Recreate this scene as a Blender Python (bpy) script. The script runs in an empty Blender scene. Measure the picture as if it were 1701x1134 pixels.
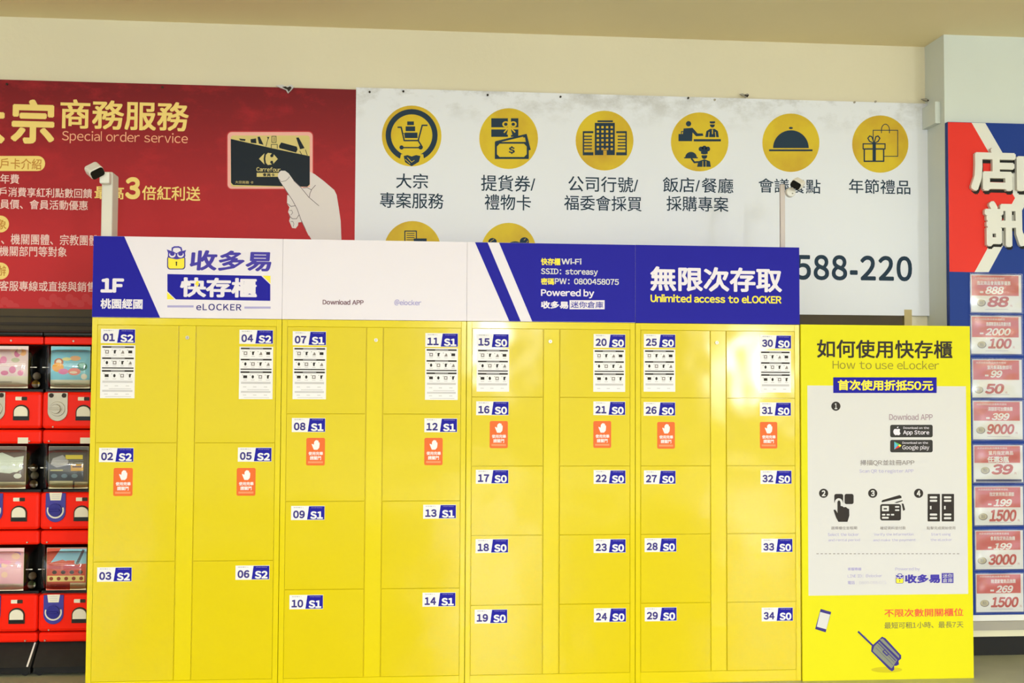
import bpy, math, random
from mathutils import Vector, Matrix
from math import sin, cos, pi
random.seed(7)
S = bpy.context.scene
COL = S.collection

# ------------------------------------------------------------------ camera
CP = Vector((1.47238, -5.98173, 1.44679))
CR = Vector((0.995475, -0.094905, 0.004654)); CU = Vector((-0.008648, -0.041716, 0.999092)); CF = Vector((0.094625, 0.994612, 0.042348))
FPX = 2000.0
cam = bpy.data.cameras.new('camera'); co = bpy.data.objects.new('camera', cam); COL.objects.link(co)
m = Matrix((CR, CU, -CF)).transposed().to_4x4(); m.translation = CP; co.matrix_world = m
cam.sensor_width = 36; cam.lens = FPX / 1701 * 36; cam.clip_start = .1; cam.clip_end = 200
S.camera = co

# ------------------------------------------------------------------ world, lights, exposure
W = bpy.data.worlds.new('world'); S.world = W; W.use_nodes = True
W.node_tree.nodes['Background'].inputs[0].default_value = (.84, .92, 1.0, 1)
W.node_tree.nodes['Background'].inputs[1].default_value = 1.5
vs = S.view_settings; vs.view_transform = 'Standard'; vs.look = 'None'; vs.gamma = 1; vs.use_curve_mapping = False; vs.exposure = 0.1
def area(loc, sx, sy, power, colour=(.82, .915, 1.0), tgt=None):
    l = bpy.data.lights.new('area_light', 'AREA'); l.shape = 'RECTANGLE'; l.size = sx; l.size_y = sy; l.energy = power; l.color = colour
    o = bpy.data.objects.new('area_light', l); COL.objects.link(o); o.location = loc
    if tgt: o.rotation_euler = (Vector(tgt) - Vector(loc)).to_track_quat('-Z', 'Y').to_euler()
    return o
for yy, pw in ((-3.2, 20), (-6.4, 72), (-10.5, 80)):      # unseen overhead rows tilted to the wall; up-facing twins added to brighten the ceiling
    area((1.8, yy, 3.15), 15, .25, pw).rotation_euler = (.38, 0, 0)
    area((1.8, yy, 3.19), 15, .25, pw * .45).rotation_euler = (pi, 0, 0)
area((8.9, -18.5, 1.95), 1.0, 1.3, 260).rotation_euler = (pi / 2, 0, 0)      # added panel far behind the camera, for the locker highlights
area((3.35, -18.5, 2.5), .6, 1.0, 150).rotation_euler = (pi / 2, 0, 0)  # second added panel, for highlights on the middle lockers
for xx, yy in ((2.7, -13), (3.4, -13), (3.2, -18), (7.7, -13), (8.9, -18), (-3.5, -15)):
    area((xx, yy, 3.3), .6, 4.5, 700)

# ------------------------------------------------------------------ materials
def lin(c): 
    c = c / 255; return c / 12.92 if c <= .04045 else ((c + .055) / 1.055) ** 2.4
MATS = {}
def mat(name, rgb, rough=.6, metal=0, bump=0, bscale=8, var=0, vscale=3, spec=.25, coat=0, vcol=None, vth=(.55, .8)):
    if name in MATS: return MATS[name]
    mt = bpy.data.materials.new(name); mt.use_nodes = True; nt = mt.node_tree; b = nt.nodes['Principled BSDF']
    c = (lin(rgb[0]), lin(rgb[1]), lin(rgb[2]), 1)
    b.inputs['Base Color'].default_value = c; b.inputs['Roughness'].default_value = rough; b.inputs['Metallic'].default_value = metal
    b.inputs['Specular IOR Level'].default_value = spec; b.inputs['Coat Weight'].default_value = coat; b.inputs['Coat Roughness'].default_value = .1
    tc = nt.nodes.new('ShaderNodeNewGeometry')
    if bump:
        n = nt.nodes.new('ShaderNodeTexNoise'); n.inputs['Scale'].default_value = bscale; n.inputs['Detail'].default_value = 2
        bm = nt.nodes.new('ShaderNodeBump'); bm.inputs['Strength'].default_value = 1; bm.inputs['Distance'].default_value = bump
        nt.links.new(tc.outputs['Position'], n.inputs['Vector']); nt.links.new(n.outputs['Fac'], bm.inputs['Height']); nt.links.new(bm.outputs['Normal'], b.inputs['Normal']); nt.links.new(bm.outputs['Normal'], b.inputs['Coat Normal'])
    if var or vcol:
        n = nt.nodes.new('ShaderNodeTexNoise'); n.inputs['Scale'].default_value = vscale; n.inputs['Detail'].default_value = 5
        nt.links.new(tc.outputs['Position'], n.inputs['Vector'])
        r = nt.nodes.new('ShaderNodeMapRange'); r.inputs[1].default_value, r.inputs[2].default_value = (vth if vcol else (.3, .7))
        nt.links.new(n.outputs['Fac'], r.inputs[0])
        mx = nt.nodes.new('ShaderNodeMix'); mx.data_type = 'RGBA'
        mx.inputs[6].default_value = c
        mx.inputs[7].default_value = (lin(vcol[0]), lin(vcol[1]), lin(vcol[2]), 1) if vcol else (c[0] * (1 - var), c[1] * (1 - var), c[2] * (1 - var), 1)
        nt.links.new(r.outputs[0], mx.inputs[0]); nt.links.new(mx.outputs[2], b.inputs['Base Color'])
    MATS[name] = mt
    return mt
def top_tone(mt, z0, z1, rgb, amount, th=(.47, .68)):
    """darker tone towards the top of a hanging banner (between heights z0 and z1), broken up by noise"""
    nt = mt.node_tree; b = nt.nodes['Principled BSDF']; g = nt.nodes.new('ShaderNodeNewGeometry')
    sp = nt.nodes.new('ShaderNodeSeparateXYZ'); nt.links.new(g.outputs['Position'], sp.inputs[0])
    r = nt.nodes.new('ShaderNodeMapRange'); r.inputs[1].default_value = z0; r.inputs[2].default_value = z1; nt.links.new(sp.outputs[2], r.inputs[0])
    n = nt.nodes.new('ShaderNodeTexNoise'); n.inputs['Scale'].default_value = 6; n.inputs['Detail'].default_value = 8; n.inputs['Roughness'].default_value = .7
    mp = nt.nodes.new('ShaderNodeMapping'); mp.inputs['Scale'].default_value = (1, 1, 1.6); nt.links.new(g.outputs['Position'], mp.inputs[0]); nt.links.new(mp.outputs[0], n.inputs['Vector'])
    r2 = nt.nodes.new('ShaderNodeMapRange'); r2.inputs[1].default_value = th[0]; r2.inputs[2].default_value = th[1]; nt.links.new(n.outputs['Fac'], r2.inputs[0])
    mu = nt.nodes.new('ShaderNodeMath'); mu.operation = 'MULTIPLY'; nt.links.new(r.outputs[0], mu.inputs[0]); nt.links.new(r2.outputs[0], mu.inputs[1])
    m2 = nt.nodes.new('ShaderNodeMath'); m2.operation = 'MULTIPLY'; m2.inputs[1].default_value = amount; nt.links.new(mu.outputs[0], m2.inputs[0])
    mx = nt.nodes.new('ShaderNodeMix'); mx.data_type = 'RGBA'; mx.inputs[6].default_value = b.inputs['Base Color'].default_value
    mx.inputs[7].default_value = tuple(lin(v) for v in rgb) + (1,)
    nt.links.new(m2.outputs[0], mx.inputs[0]); nt.links.new(mx.outputs[2], b.inputs['Base Color'])
def clear_mat(name, tint=(1, 1, 1), gloss=.08, rough=.06):
    mt = bpy.data.materials.new(name); mt.use_nodes = True; nt = mt.node_tree; nt.nodes.clear()
    o = nt.nodes.new('ShaderNodeOutputMaterial'); t = nt.nodes.new('ShaderNodeBsdfTransparent'); t.inputs[0].default_value = (*tint, 1)
    g = nt.nodes.new('ShaderNodeBsdfGlossy'); g.inputs['Roughness'].default_value = rough
    f = nt.nodes.new('ShaderNodeFresnel'); f.inputs[0].default_value = 1.45
    a = nt.nodes.new('ShaderNodeMath'); a.operation = 'ADD'; a.inputs[1].default_value = gloss; nt.links.new(f.outputs[0], a.inputs[0])
    x = nt.nodes.new('ShaderNodeMixShader'); nt.links.new(a.outputs[0], x.inputs[0]); nt.links.new(t.outputs[0], x.inputs[1]); nt.links.new(g.outputs[0], x.inputs[2]); nt.links.new(x.outputs[0], o.inputs[0])
    MATS[name] = mt; return mt

YEL = mat('locker_frame_paint', (229, 205, 0), .45, bump=.004, bscale=2.2, spec=.02, coat=.65)
YELD = mat('locker_door_paint', (224, 199, 0), .45, bump=.008, bscale=2.0, spec=.02, coat=.65)
LEMON = mat('lemon_board', (229, 218, 0), .55)
HWHITE = mat('sign_white', (236, 226, 236), .5)
PURPLE = mat('sign_purple', (34, 30, 158), .5, spec=.1)
INDIGO = mat('ink_indigo', (58, 46, 128), .5)
VIOLET = mat('ink_violet', (66, 52, 165), .5)
LAV = mat('ink_lavender', (178, 168, 214), .6)
LAVG = mat('ink_lavender_grey', (205, 198, 214), .6)
LABW = mat('label_white', (240, 234, 236), .45)
BROWNINK = mat('ink_plum', (120, 80, 92), .6)
INK = mat('ink_black', (48, 40, 36), .6)
GREYINK = mat('ink_grey', (138, 126, 122), .6)
GREYL = mat('ink_pale_grey', (205, 198, 200), .6)
ORANGE = mat('sticker_orange', (236, 106, 40), .5)
ORL = mat('sticker_orange_pale', (244, 150, 100), .5)
PYEL = mat('print_yellow', (252, 228, 60), .5)
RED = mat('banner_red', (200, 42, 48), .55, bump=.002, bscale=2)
REDL = mat('banner_red_pale', (205, 62, 66), .6)
GOLDT = mat('ink_warm_yellow', (252, 220, 130), .6)
GOLDP = mat('ink_peach', (248, 178, 140), .6)
PINKW = mat('ink_pinkish_white', (250, 212, 206), .6)
OCHRE = mat('ink_ochre', (206, 140, 60), .6)
BWHITE = mat('banner_white', (238, 238, 246), .55, bump=.002, bscale=2); top_tone(BWHITE, 2.95, 3.2, (150, 142, 128), .62)  # dirt along the white banner's top edge
top_tone(RED, 2.2, 3.1, (112, 18, 26), .9, (.05, .5))  # the red print deepens towards the top
ICONY = mat('icon_gold', (226, 194, 40), .5, vcol=(204, 158, 40), vscale=3.5, vth=(.45, .7))
NAVY = mat('ink_navy', (32, 54, 74), .6)
CREAMP = mat('print_cream', (218, 213, 212), .55)
CARDN = mat('card_navy', (14, 26, 38), .5)
CARDG = mat('card_gold', (222, 202, 130), .5)
GLOWP = mat('print_pale_pink', (248, 184, 172), .6)
SKIN = mat('print_hand_white', (232, 222, 220), .6)
LINEG = mat('print_line_grey', (120, 104, 108), .6)
WALLM = mat('wall_paint', (236, 225, 198), .85, var=.05, vscale=1.1, bump=.0015, bscale=30)
CEILM = mat('ceiling_paint', (250, 232, 190), .9, var=.05, vscale=1.1)
COLW = mat('column_paint', (222, 226, 220), .85, var=.05, vscale=1.7)
FLOORM = mat('floor_vinyl', (172, 170, 140), .35, var=.12, vscale=6)
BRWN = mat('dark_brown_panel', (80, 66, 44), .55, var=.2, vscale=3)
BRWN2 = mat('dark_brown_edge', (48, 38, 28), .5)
BLK = mat('black_plastic', (22, 21, 20), .28)
BLKM = mat('black_matte', (30, 28, 25), .6)
SLOPE = mat('black_rubber_ramp', (44, 44, 42), .4, var=.2, vscale=20)
GRED = mat('capsule_machine_red', (250, 36, 14), .3, spec=.12)
STEEL = mat('brushed_steel', (168, 158, 140), .35, metal=.75)
GBLUE = mat('dial_blue', (66, 60, 150), .35)
GWHITE = mat('sticker_cream', (232, 222, 200), .5)
CLEAR = clear_mat('clear_plastic', gloss=.05)
SLEEVE = clear_mat('clear_sleeve', gloss=.1, rough=.16)
PRED = mat('price_card_red', (205, 96, 92), .5)
PREDT = mat('price_digit_red', (192, 84, 80), .5)
PWH = mat('price_card_white', (232, 228, 220), .5)
BBLUE = mat('board_blue', (16, 54, 140), .5)
BRED = mat('board_red', (236, 50, 36), .5)
BNAVY = mat('board_navy', (46, 56, 108), .5)
CAMW = mat('camera_white_plastic', (236, 230, 222), .35)
POSTW = mat('post_cream', (226, 218, 206), .45)
RINK = mat('ink_orange_red', (236, 92, 60), .6)
OLIVE = mat('ink_olive', (150, 136, 40), .6)
SHY = mat('print_dark_yellow', (206, 190, 20), .6)
SUITG = mat('print_suitcase_grey', (136, 138, 120), .6)
GREEN = mat('print_green', (90, 180, 100), .5)
CYAN = mat('print_cyan', (90, 180, 210), .5)
WOOD = mat('pale_wood', (196, 176, 124), .6)
GREYP = mat('painted_grey_metal', (168, 160, 146), .45)
CREAMM = mat('cream_strip', (224, 216, 184), .45)
COIN = mat('coin_print', (196, 184, 150), .5)

# ------------------------------------------------------------------ object helpers
def props(o, label=None, cat=None, group=None, kind=None):
    if label: o['label'] = label
    if cat: o['category'] = cat
    if group: o['group'] = group
    if kind: o['kind'] = kind
    return o
def wloc(o):
    v = Vector(o.location)
    while o.parent: o = o.parent; v = v + Vector(o.location)
    return v
def thing(name, loc, label, cat, group=None, parent=None):
    o = bpy.data.objects.new(name, None); COL.objects.link(o); o.location = loc; o.empty_display_size = .1
    return props(o, label, cat, group)
def mesh_obj(name, V, F, MI, mats, parent=None, bevel=0, smooth=False, origin=None):
    V = [Vector(v) for v in V]
    lo = Vector([min(v[i] for v in V) for i in range(3)]); hi = Vector([max(v[i] for v in V) for i in range(3)])
    c = Vector(((lo.x + hi.x) / 2, (lo.y + hi.y) / 2, lo.z)) if origin is None else Vector(origin)
    me = bpy.data.meshes.new(name); me.from_pydata([v - c for v in V], [], F)
    for mt in mats: me.materials.append(mt)
    if MI: me.polygons.foreach_set('material_index', MI)
    if smooth: me.polygons.foreach_set('use_smooth', [True] * len(me.polygons))
    me.update()
    o = bpy.data.objects.new(name, me); COL.objects.link(o)
    o.location = c - (wloc(parent) if parent else Vector((0, 0, 0)))
    if parent: o.parent = parent
    if bevel:
        b = o.modifiers.new('bevel', 'BEVEL'); b.width = bevel; b.segments = 2; b.limit_method = 'ANGLE'
    return o
class MB:
    """collects solid shapes in world coordinates; build() links them as one mesh object"""
    def __init__(s): s.V = []; s.F = []; s.M = []; s.mats = []
    def mi(s, mt):
        if mt not in s.mats: s.mats.append(mt)
        return s.mats.index(mt)
    def raw(s, V, F, mt):
        b = len(s.V); s.V += [tuple(v) for v in V]; s.F += [tuple(i + b for i in f) for f in F]; s.M += [s.mi(mt)] * len(F); return s
    def box(s, x0, x1, y0, y1, z0, z1, mt, M=None):
        V = [Vector((x, y, z)) for x in (x0, x1) for y in (y0, y1) for z in (z0, z1)]
        if M: V = [M @ v for v in V]
        return s.raw(V, [(0, 1, 3, 2), (4, 6, 7, 5), (0, 4, 5, 1), (2, 3, 7, 6), (0, 2, 6, 4), (1, 5, 7, 3)], mt)
    def prism(s, pts, y0, y1, mt, M=None):
        """outline in (x, z), extruded along y (y0 = front)"""
        n = len(pts); V = [Vector((p[0], y0, p[1])) for p in pts] + [Vector((p[0], y1, p[1])) for p in pts]
        if M: V = [M @ v for v in V]
        return s.raw(V, [tuple(range(n)), tuple(range(2 * n - 1, n - 1, -1))] + [(i, i + n, (i + 1) % n + n, (i + 1) % n) for i in range(n)], mt)
    def cyl(s, c, r, y0, y1, mt, n=24, M=None):
        return s.prism([(c[0] + r * cos(2 * pi * i / n), c[1] + r * sin(2 * pi * i / n)) for i in range(n)], y0, y1, mt, M)
    def build(s, name, parent=None, bevel=0, smooth=False): return mesh_obj(name, s.V, s.F, s.M, s.mats, parent, bevel, smooth)
def rrect(x0, x1, z0, z1, r, n=5):
    P = []
    for cx, cz, a in ((x1 - r, z1 - r, 0), (x0 + r, z1 - r, 90), (x0 + r, z0 + r, 180), (x1 - r, z0 + r, 270)):
        for i in range(n + 1):
            t = math.radians(a + 90 * i / n); P.append((cx + r * cos(t), cz + r * sin(t)))
    return P

# glyph outlines come from Blender's own built-in text object
GL = {}
def glyph(ch, ext=0):
    k = (ch, ext)
    if k in GL: return GL[k]
    c = bpy.data.curves.new('tmp', 'FONT'); c.body = ch; c.size = 1; c.resolution_u = 5 if ord(ch[0]) > 0xFF00 or ch in '-.' else 2; c.extrude = ext
    o = bpy.data.objects.new('tmp', c); me = o.to_mesh()
    V = [tuple(v.co) for v in me.vertices]; F = [tuple(p.vertices) for p in me.polygons]
    o.to_mesh_clear(); bpy.data.objects.remove(o); bpy.data.curves.remove(c)
    GL[k] = (V, F); return GL[k]
CJA = None
def layout(s, ext=0, gap=.085):
    out = []; x = 0
    for ch in s:
        if ch == ' ': x += .3; continue
        cjk = ord(ch) > 0x2000
        if not cjk and ch not in '-./': ch = chr(ord(ch) + 0xFEE0)
        V, F = glyph(ch, ext) if ch != 'ｌ' else STEM
        if not V: x += .5; continue
        lo = min(v[0] for v in V); hi = max(v[0] for v in V)
        if cjk: out.append((V, F, x)); x += CJW
        else: out.append((V, F, x - lo)); x += hi - lo + gap
    return out
_v, _ = glyph('口'); _v2, _ = glyph('口口'); CJW = max(v[0] for v in _v2) - max(v[0] for v in _v)

_d, _ = glyph('ｄ'); _zt = max(v[1] for v in _d); STEM = ([(0, 0, 0), (.07, 0, 0), (.07, _zt, 0), (0, _zt, 0)], [(0, 1, 2, 3)])
class Plane:
    """a wall-parallel plane at depth Y; pp() gives the place on it that the photograph shows at a pixel"""
    def __init__(s, Y): s.Y = Y
    def pp(s, x, y):
        d = CR * ((x - 850.5) / FPX) - CU * ((y - 567) / FPX) + CF
        p = CP + d * ((s.Y - CP.y) / d.y); return (p.x, p.z)
class Print:
    """flat printing on a plane facing the viewer (-Y); shapes go in pixel coordinates (optionally of a zoomed crop k) or in metres"""
    def __init__(s, plane, base=.0008):
        s.p = plane; s.V = []; s.F = []; s.M = []; s.mats = []; s.base = base; s.n = 0
    def mi(s, mt):
        if mt not in s.mats: s.mats.append(mt)
        return s.mats.index(mt)
    def c(s, q, k=None):
        if k == 'm': return q
        if k: q = (k[0] + q[0] / k[2], k[1] + q[1] / k[2])
        return s.p.pp(*q)
    def ab(s, P, mt, L=0):
        b = len(s.V); y = s.p.Y - s.base - L * .0004
        a = sum(P[i - 1][0] * P[i][1] - P[i][0] * P[i - 1][1] for i in range(len(P)))
        if a < 0: P = P[::-1]
        s.V += [(u, y, v) for u, v in P]; s.F.append(tuple(range(b, b + len(P)))); s.M.append(s.mi(mt)); return s
    def poly(s, P, mt, L=0, k=None): return s.ab([s.c(q, k) for q in P], mt, L)
    def rect(s, x0, y0, x1, y1, mt, L=0, k=None, r=0):
        if r: return s.poly(rrect(x0, x1, y0, y1, r), mt, L, k)
        return s.poly([(x0, y0), (x1, y0), (x1, y1), (x0, y1)], mt, L, k)
    def ell(s, cx, cy, rx, ry, mt, L=0, k=None, n=32, a0=0, a1=360):
        m_ = n if a1 - a0 >= 360 else n + 1
        return s.poly([(cx + rx * cos(math.radians(a0 + (a1 - a0) * i / n)), cy + ry * sin(math.radians(a0 + (a1 - a0) * i / n))) for i in range(m_)], mt, L, k)
    def line(s, P, w, mt, L=0, k=None, close=False):
        Q = P + [P[0]] if close else P
        for (x0, y0), (x1, y1) in zip(Q, Q[1:]):
            d = math.hypot(x1 - x0, y1 - y0) or 1; nx, ny = -(y1 - y0) / d * w / 2, (x1 - x0) / d * w / 2
            ex, ey = (x1 - x0) / d * w * .35, (y1 - y0) / d * w * .35
            s.n += 1
            s.poly([(x0 - ex + nx, y0 - ey + ny), (x1 + ex + nx, y1 + ey + ny), (x1 + ex - nx, y1 + ey - ny), (x0 - ex - nx, y0 - ey - ny)], mt, L + (s.n % 7) * .03, k)
        return s
    def arc(s, cx, cy, rx, ry, a0, a1, w, mt, L=0, k=None, n=14):
        return s.line([(cx + rx * cos(math.radians(a0 + (a1 - a0) * i / n)), cy + ry * sin(math.radians(a0 + (a1 - a0) * i / n))) for i in range(n + 1)], w, mt, L, k)
    def text(s, t, x0, y0, x1, y1, mt, L=1, b=.02, k=None, sh=0, ext=0, gap=.085, dh=0):
        """text t with its ink filling the box x0,y0 (top left) to x1,y1 (bottom right)"""
        G = layout(t, ext, gap)
        X = [v[0] + g[2] + sh * v[1] for g in G for v in g[0]]; Z = [v[1] for g in G for v in g[0]]
        lx, hx, lz, hz = min(X) - b, max(X) + b, min(Z) - b, max(Z) + b
        xm, ym = (x0 + x1) / 2, (y0 + y1) / 2
        if k == 'm': u0, u1, w0, w1 = x0, x1, y1, y0
        else:
            u0 = s.c((x0, ym), k)[0]; u1 = s.c((x1, ym), k)[0]; w1 = s.c((xm, y0), k)[1]; w0 = s.c((xm, y1), k)[1]
        small = abs(w1 - w0) < .035
        sx = (u1 - u0) / (hx - lx); sz = (w1 - w0) / (hz - lz); i_ = s.mi(mt); y = s.p.Y - s.base - L * .0004 - dh
        offs = [(0, 0)] if not b else [(b * cos(q * pi / 4 + .39), b * sin(q * pi / 4 + .39)) for q in range(8)] if b > .024 and not small else [(-b * .8, -b * .8), (b * .8, b * .8), (-b * .8, b * .8), (b * .8, -b * .8)]
        if b > .04: offs.append((0, 0))
        for V, F, gx in G:
            for j, (dx, dz) in enumerate(offs):
                o_ = len(s.V)
                s.V += [(u0 + (v[0] + gx + dx + sh * (v[1] + dz) - lx) * sx, y - j * .00002 - v[2], w0 + (v[1] + dz - lz) * sz) for v in V]
                s.F += [tuple(q + o_ for q in f) for f in F]; s.M += [i_] * len(F)
        return s
    def build(s, name, parent=None, label=None):
        o = mesh_obj(name, s.V, s.F, s.M, s.mats, parent)
        if label: o['label'] = label
        return o

# ------------------------------------------------------------------ setting
def struct(name, mb, label=None):
    o = mb.build(name); props(o, label, kind='structure'); return o
struct('floor', MB().box(-11, 15, -20, 1.2, -.1, 0, FLOORM), 'grey green vinyl floor in front of the lockers')
struct('ceiling', MB().box(-11, 15, -20, 1.2, 3.5, 3.6, CEILM), 'plain cream ceiling above the banners')
struct('wall_back', MB().box(-11, 15, .8, 1.0, 0, 3.5, WALLM), 'cream painted wall behind the banners')
struct('column', MB().box(4.562, 5.9, .55, .8, 0, 3.5, COLW), 'white square column on the right, behind the price board')
# dark panelling under the banners
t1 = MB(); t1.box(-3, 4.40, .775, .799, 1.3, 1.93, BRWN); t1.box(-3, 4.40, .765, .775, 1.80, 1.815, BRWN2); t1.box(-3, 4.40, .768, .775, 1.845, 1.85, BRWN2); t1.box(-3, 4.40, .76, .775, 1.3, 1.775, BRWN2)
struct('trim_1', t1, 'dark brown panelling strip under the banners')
struct('trim_2', MB().box(4.41, 4.455, .77, .799, 0, 1.94, WOOD), 'pale wooden upright strip beside the column')
struct('trim_3', MB().box(4.53, 4.561, .60, .77, 3.0, 3.125, COLW), 'short white ledge between banner and column')

# ------------------------------------------------------------------ banners
B = Plane(.772)
def banner(name, x0, x1, z0, z1, mt, label, cat='banner'):
    t = thing(name, ((x0 + x1) / 2, .78, z0), label, cat)
    V = []; F = []; nx, nz = 40, 12
    for j in range(nz + 1):
        for i in range(nx + 1):
            V.append((x0 + (x1 - x0) * i / nx, .772, z0 + (z1 - z0) * j / nz))
    for j in range(nz):
        for i in range(nx):
            a = j * (nx + 1) + i; F.append((a, a + 1, a + nx + 2, a + nx + 1))
    n = len(V); V += [(x, .776, z) for x, _, z in V]; F += [tuple(q + n for q in f[::-1]) for f in F]
    for i in range(nx): F += [(i + 1, i, i + n, i + 1 + n)]; a = nz * (nx + 1) + i; F += [(a, a + 1, a + 1 + n, a + n)]
    for j in range(nz): a = j * (nx + 1); F += [(a, a + nx + 1, a + nx + 1 + n, a + n)]; a += nx; F += [(a + nx + 1, a, a + n, a + nx + 1 + n)]
    mesh_obj('banner_sheet', V, F, None, [mt], t); return t
zt = 3.143
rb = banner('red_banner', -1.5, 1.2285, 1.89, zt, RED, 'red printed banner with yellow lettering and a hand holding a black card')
def pr(base=.0008, plane=None): return Print(plane or B, base)
pr().text('大', -66, 164, 9, 238, GOLDT, b=.035).text('宗', 18, 165, 91, 239, GOLDT, b=.035).text('商務服務', 100, 167, 314, 216, GOLDT, b=.022).build('headline_lettering', rb)
pr().text('Special order service', 103, 219, 312, 240, GOLDP, b=.0).build('subtitle_lettering', rb)
p = pr(); p.rect(-40, 259, 75, 284, GOLDT, 0, r=12); p.text('卡戶卡介紹', -18, 263, 69, 281, OCHRE, b=.01); p.build('heading_tag', rb)
p = pr(); p.ell(1, 372, 14, 14, GOLDT); p.text('對象', -24, 364, 11, 381, OCHRE, b=.01); p.build('heading_tag', rb)
p = pr(); p.ell(1, 450, 14, 14, GOLDT); p.text('申辦', -24, 441, 10, 458, OCHRE, b=.01); p.build('heading_tag', rb)
for t_, a in (('免年費', (-16, 289, 32, 305)), ('戶消費享紅利點數回饋', (-2, 312, 153, 328)), ('員價、會員活動優惠', (0, 332, 146, 348)), ('、機關團體、宗教團體', (2, 389, 163, 407)),
              ('機關部門等對象', (-1, 409, 111, 426)), ('客服專線或直接與銷售', (-1, 467, 159, 484))): pr().text(t_, *a, PINKW, b=.012).build('body_lettering', rb)
pr().text('最高', 157, 309, 206, 331, GOLDT, b=.02).text('3', 208, 294, 233, 331, GOLDT, b=.05).text('倍紅利送', 236, 309, 333, 333, GOLDT, b=.015).build('bonus_lettering', rb)
for cx, cy, n in ((12, 505, 5), (120, 500, 11)):
    p = pr(.0004)
    for i in range(n):
        x = cx + (i - n / 2) * 9; y = cy + 6 * sin(i * 2.1); P_ = [(x + 7 * cos(a * pi / 6), min(510, y + 7 * sin(a * pi / 6))) for a in range(12)]
        p.poly(P_, REDL, .1 * (i % 5))
    p.build('flower_pattern', rb)
K1 = (350, 130, 4.052)
p = pr(.0005)
p.rect(108, 355, 692, 749, REDL, 0, K1, r=34); p.rect(114, 362, 686, 743, GLOWP, .5, K1, r=28)
p.rect(135, 385, 667, 730, CARDG, 1, K1, r=18)
p.poly([(135, 408), (400, 468), (667, 524), (667, 714), (650, 730), (152, 718), (137, 702)], CARDN, 1.5, K1)
p.poly([(325, 542), (362, 505), (356, 542), (362, 580)], CARDG, 2, K1)
p.poly([(368, 542), (372, 515), (385, 502), (412, 505), (400, 520), (405, 532), (420, 530), (425, 512), (452, 543), (422, 575), (418, 556), (404, 555), (400, 568), (412, 580), (385, 584), (372, 570)], CARDG, 2, K1)
p.text('Carrefour', 308, 598, 470, 628, CARDG, 2, b=.02, k=K1); p.rect(310, 636, 458, 663, CARDG, 2, K1); p.text('會員卡', 350, 639, 432, 661, CARDN, 3, b=.03, k=K1)
p.text('大宗商務 卡', 165, 690, 288, 710, CARDG, 2, b=0, k=K1)
for P_ in ([(460, 455), (475, 432), (580, 460), (585, 478), (575, 500), (462, 470)], [(575, 400), (592, 398), (632, 470), (602, 478), (590, 445)], [(268, 410), (305, 405), (308, 438), (270, 434)],
           [(315, 395), (330, 392), (356, 448), (325, 440)], [(378, 395), (395, 395), (388, 412)], [(190, 405), (235, 410), (232, 422), (200, 418)]): p.poly(P_, CARDN, 2, K1)
p.line([(388, 400), (372, 458)], 4, CARDN, 2, K1); p.line([(412, 390), (440, 390), (440, 432), (412, 432)], 4, CARDN, 2, K1, True); p.line([(427, 398), (427, 424)], 4, CARDN, 2, K1)
p.line([(600, 490), (612, 512)], 4, CARDN, 2.2, K1); p.line([(638, 482), (650, 518)], 4, CARDN, 2.2, K1); p.line([(408, 468), (408, 445), (448, 445), (448, 472)], 4, CARDN, 2, K1)
p.build('member_card_picture', rb)
p = pr(.0005)
palm = [(668, 628), (700, 645), (760, 690), (832, 752), (848, 785), (862, 870), (875, 960), (880, 1087), (678, 1085), (640, 1020), (607, 950), (585, 890), (575, 850), (600, 740), (668, 731)]
p.poly(palm, SKIN, 1.2, K1)
p.poly([(515, 785), (575, 800), (600, 880), (610, 968), (590, 970), (588, 990), (572, 1010), (548, 1007), (528, 960), (536, 930), (521, 900), (530, 868), (514, 842)], SKIN, 1.6, K1)
p.poly([(455, 640), (472, 622), (500, 622), (525, 640), (560, 690), (640, 760), (720, 850), (760, 900), (700, 1000), (660, 1060), (640, 1020), (607, 950), (582, 880), (550, 820), (518, 772), (490, 728), (465, 690), (452, 662)], SKIN, 2.4, K1)
p.line([(490, 728), (518, 772), (550, 820), (582, 880), (607, 950), (640, 1020)], 4, LINEG, 3, K1)
p.line([(462, 680), (475, 696), (505, 690), (525, 672), (530, 662)], 3, LINEG, 3, K1); p.line([(560, 690), (610, 738), (660, 800), (728, 858)], 4, LINEG, 3, K1)
p.line([(705, 720), (680, 748), (668, 775), (664, 800)], 4, LINEG, 3, K1); p.line([(622, 738), (650, 736), (676, 750)], 4, LINEG, 3, K1)
p.line([(516, 842), (540, 862), (568, 858)], 4, LINEG, 3.2, K1); p.line([(526, 925), (550, 945), (578, 945), (594, 920)], 4, LINEG, 3.2, K1)
p.line([(530, 890), (545, 888), (552, 905), (540, 920)], 3, LINEG, 3.2, K1); p.line([(540, 965), (552, 962), (560, 980), (556, 998)], 3, LINEG, 3.2, K1)
p.build('hand_picture', rb)
wb = banner('white_banner', 1.2285, 4.632, 1.905, zt + .012, BWHITE, 'white printed banner with round gold icons and a telephone number')
K2 = (600, 140, 3.402); K3 = (1080, 140, 2.7)
def disc(cx, cy, r, ry=None):
    p = pr(.0005); p.ell(cx, cy, r, ry or r, ICONY, 0, n=48); return p
p = disc(683.8, 225.8, 49.5, 50.5)
p.ell(285, 288, 147, 148, NAVY, 1, K2, 48); p.ell(285, 288, 117, 118, ICONY, 2, K2, 48); p.poly([(225, 395), (350, 395), (358, 440), (215, 440)], ICONY, 2.5, K2)
p.poly([(240, 405), (262, 400), (285, 408), (310, 400), (335, 405), (326, 438), (285, 463), (248, 440)], NAVY, 3, K2)
p.line([(262, 415), (285, 440), (300, 430)], 3, ICONY, 3.5, K2); p.line([(250, 425), (275, 448)], 3, ICONY, 3.5, K2)
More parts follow.
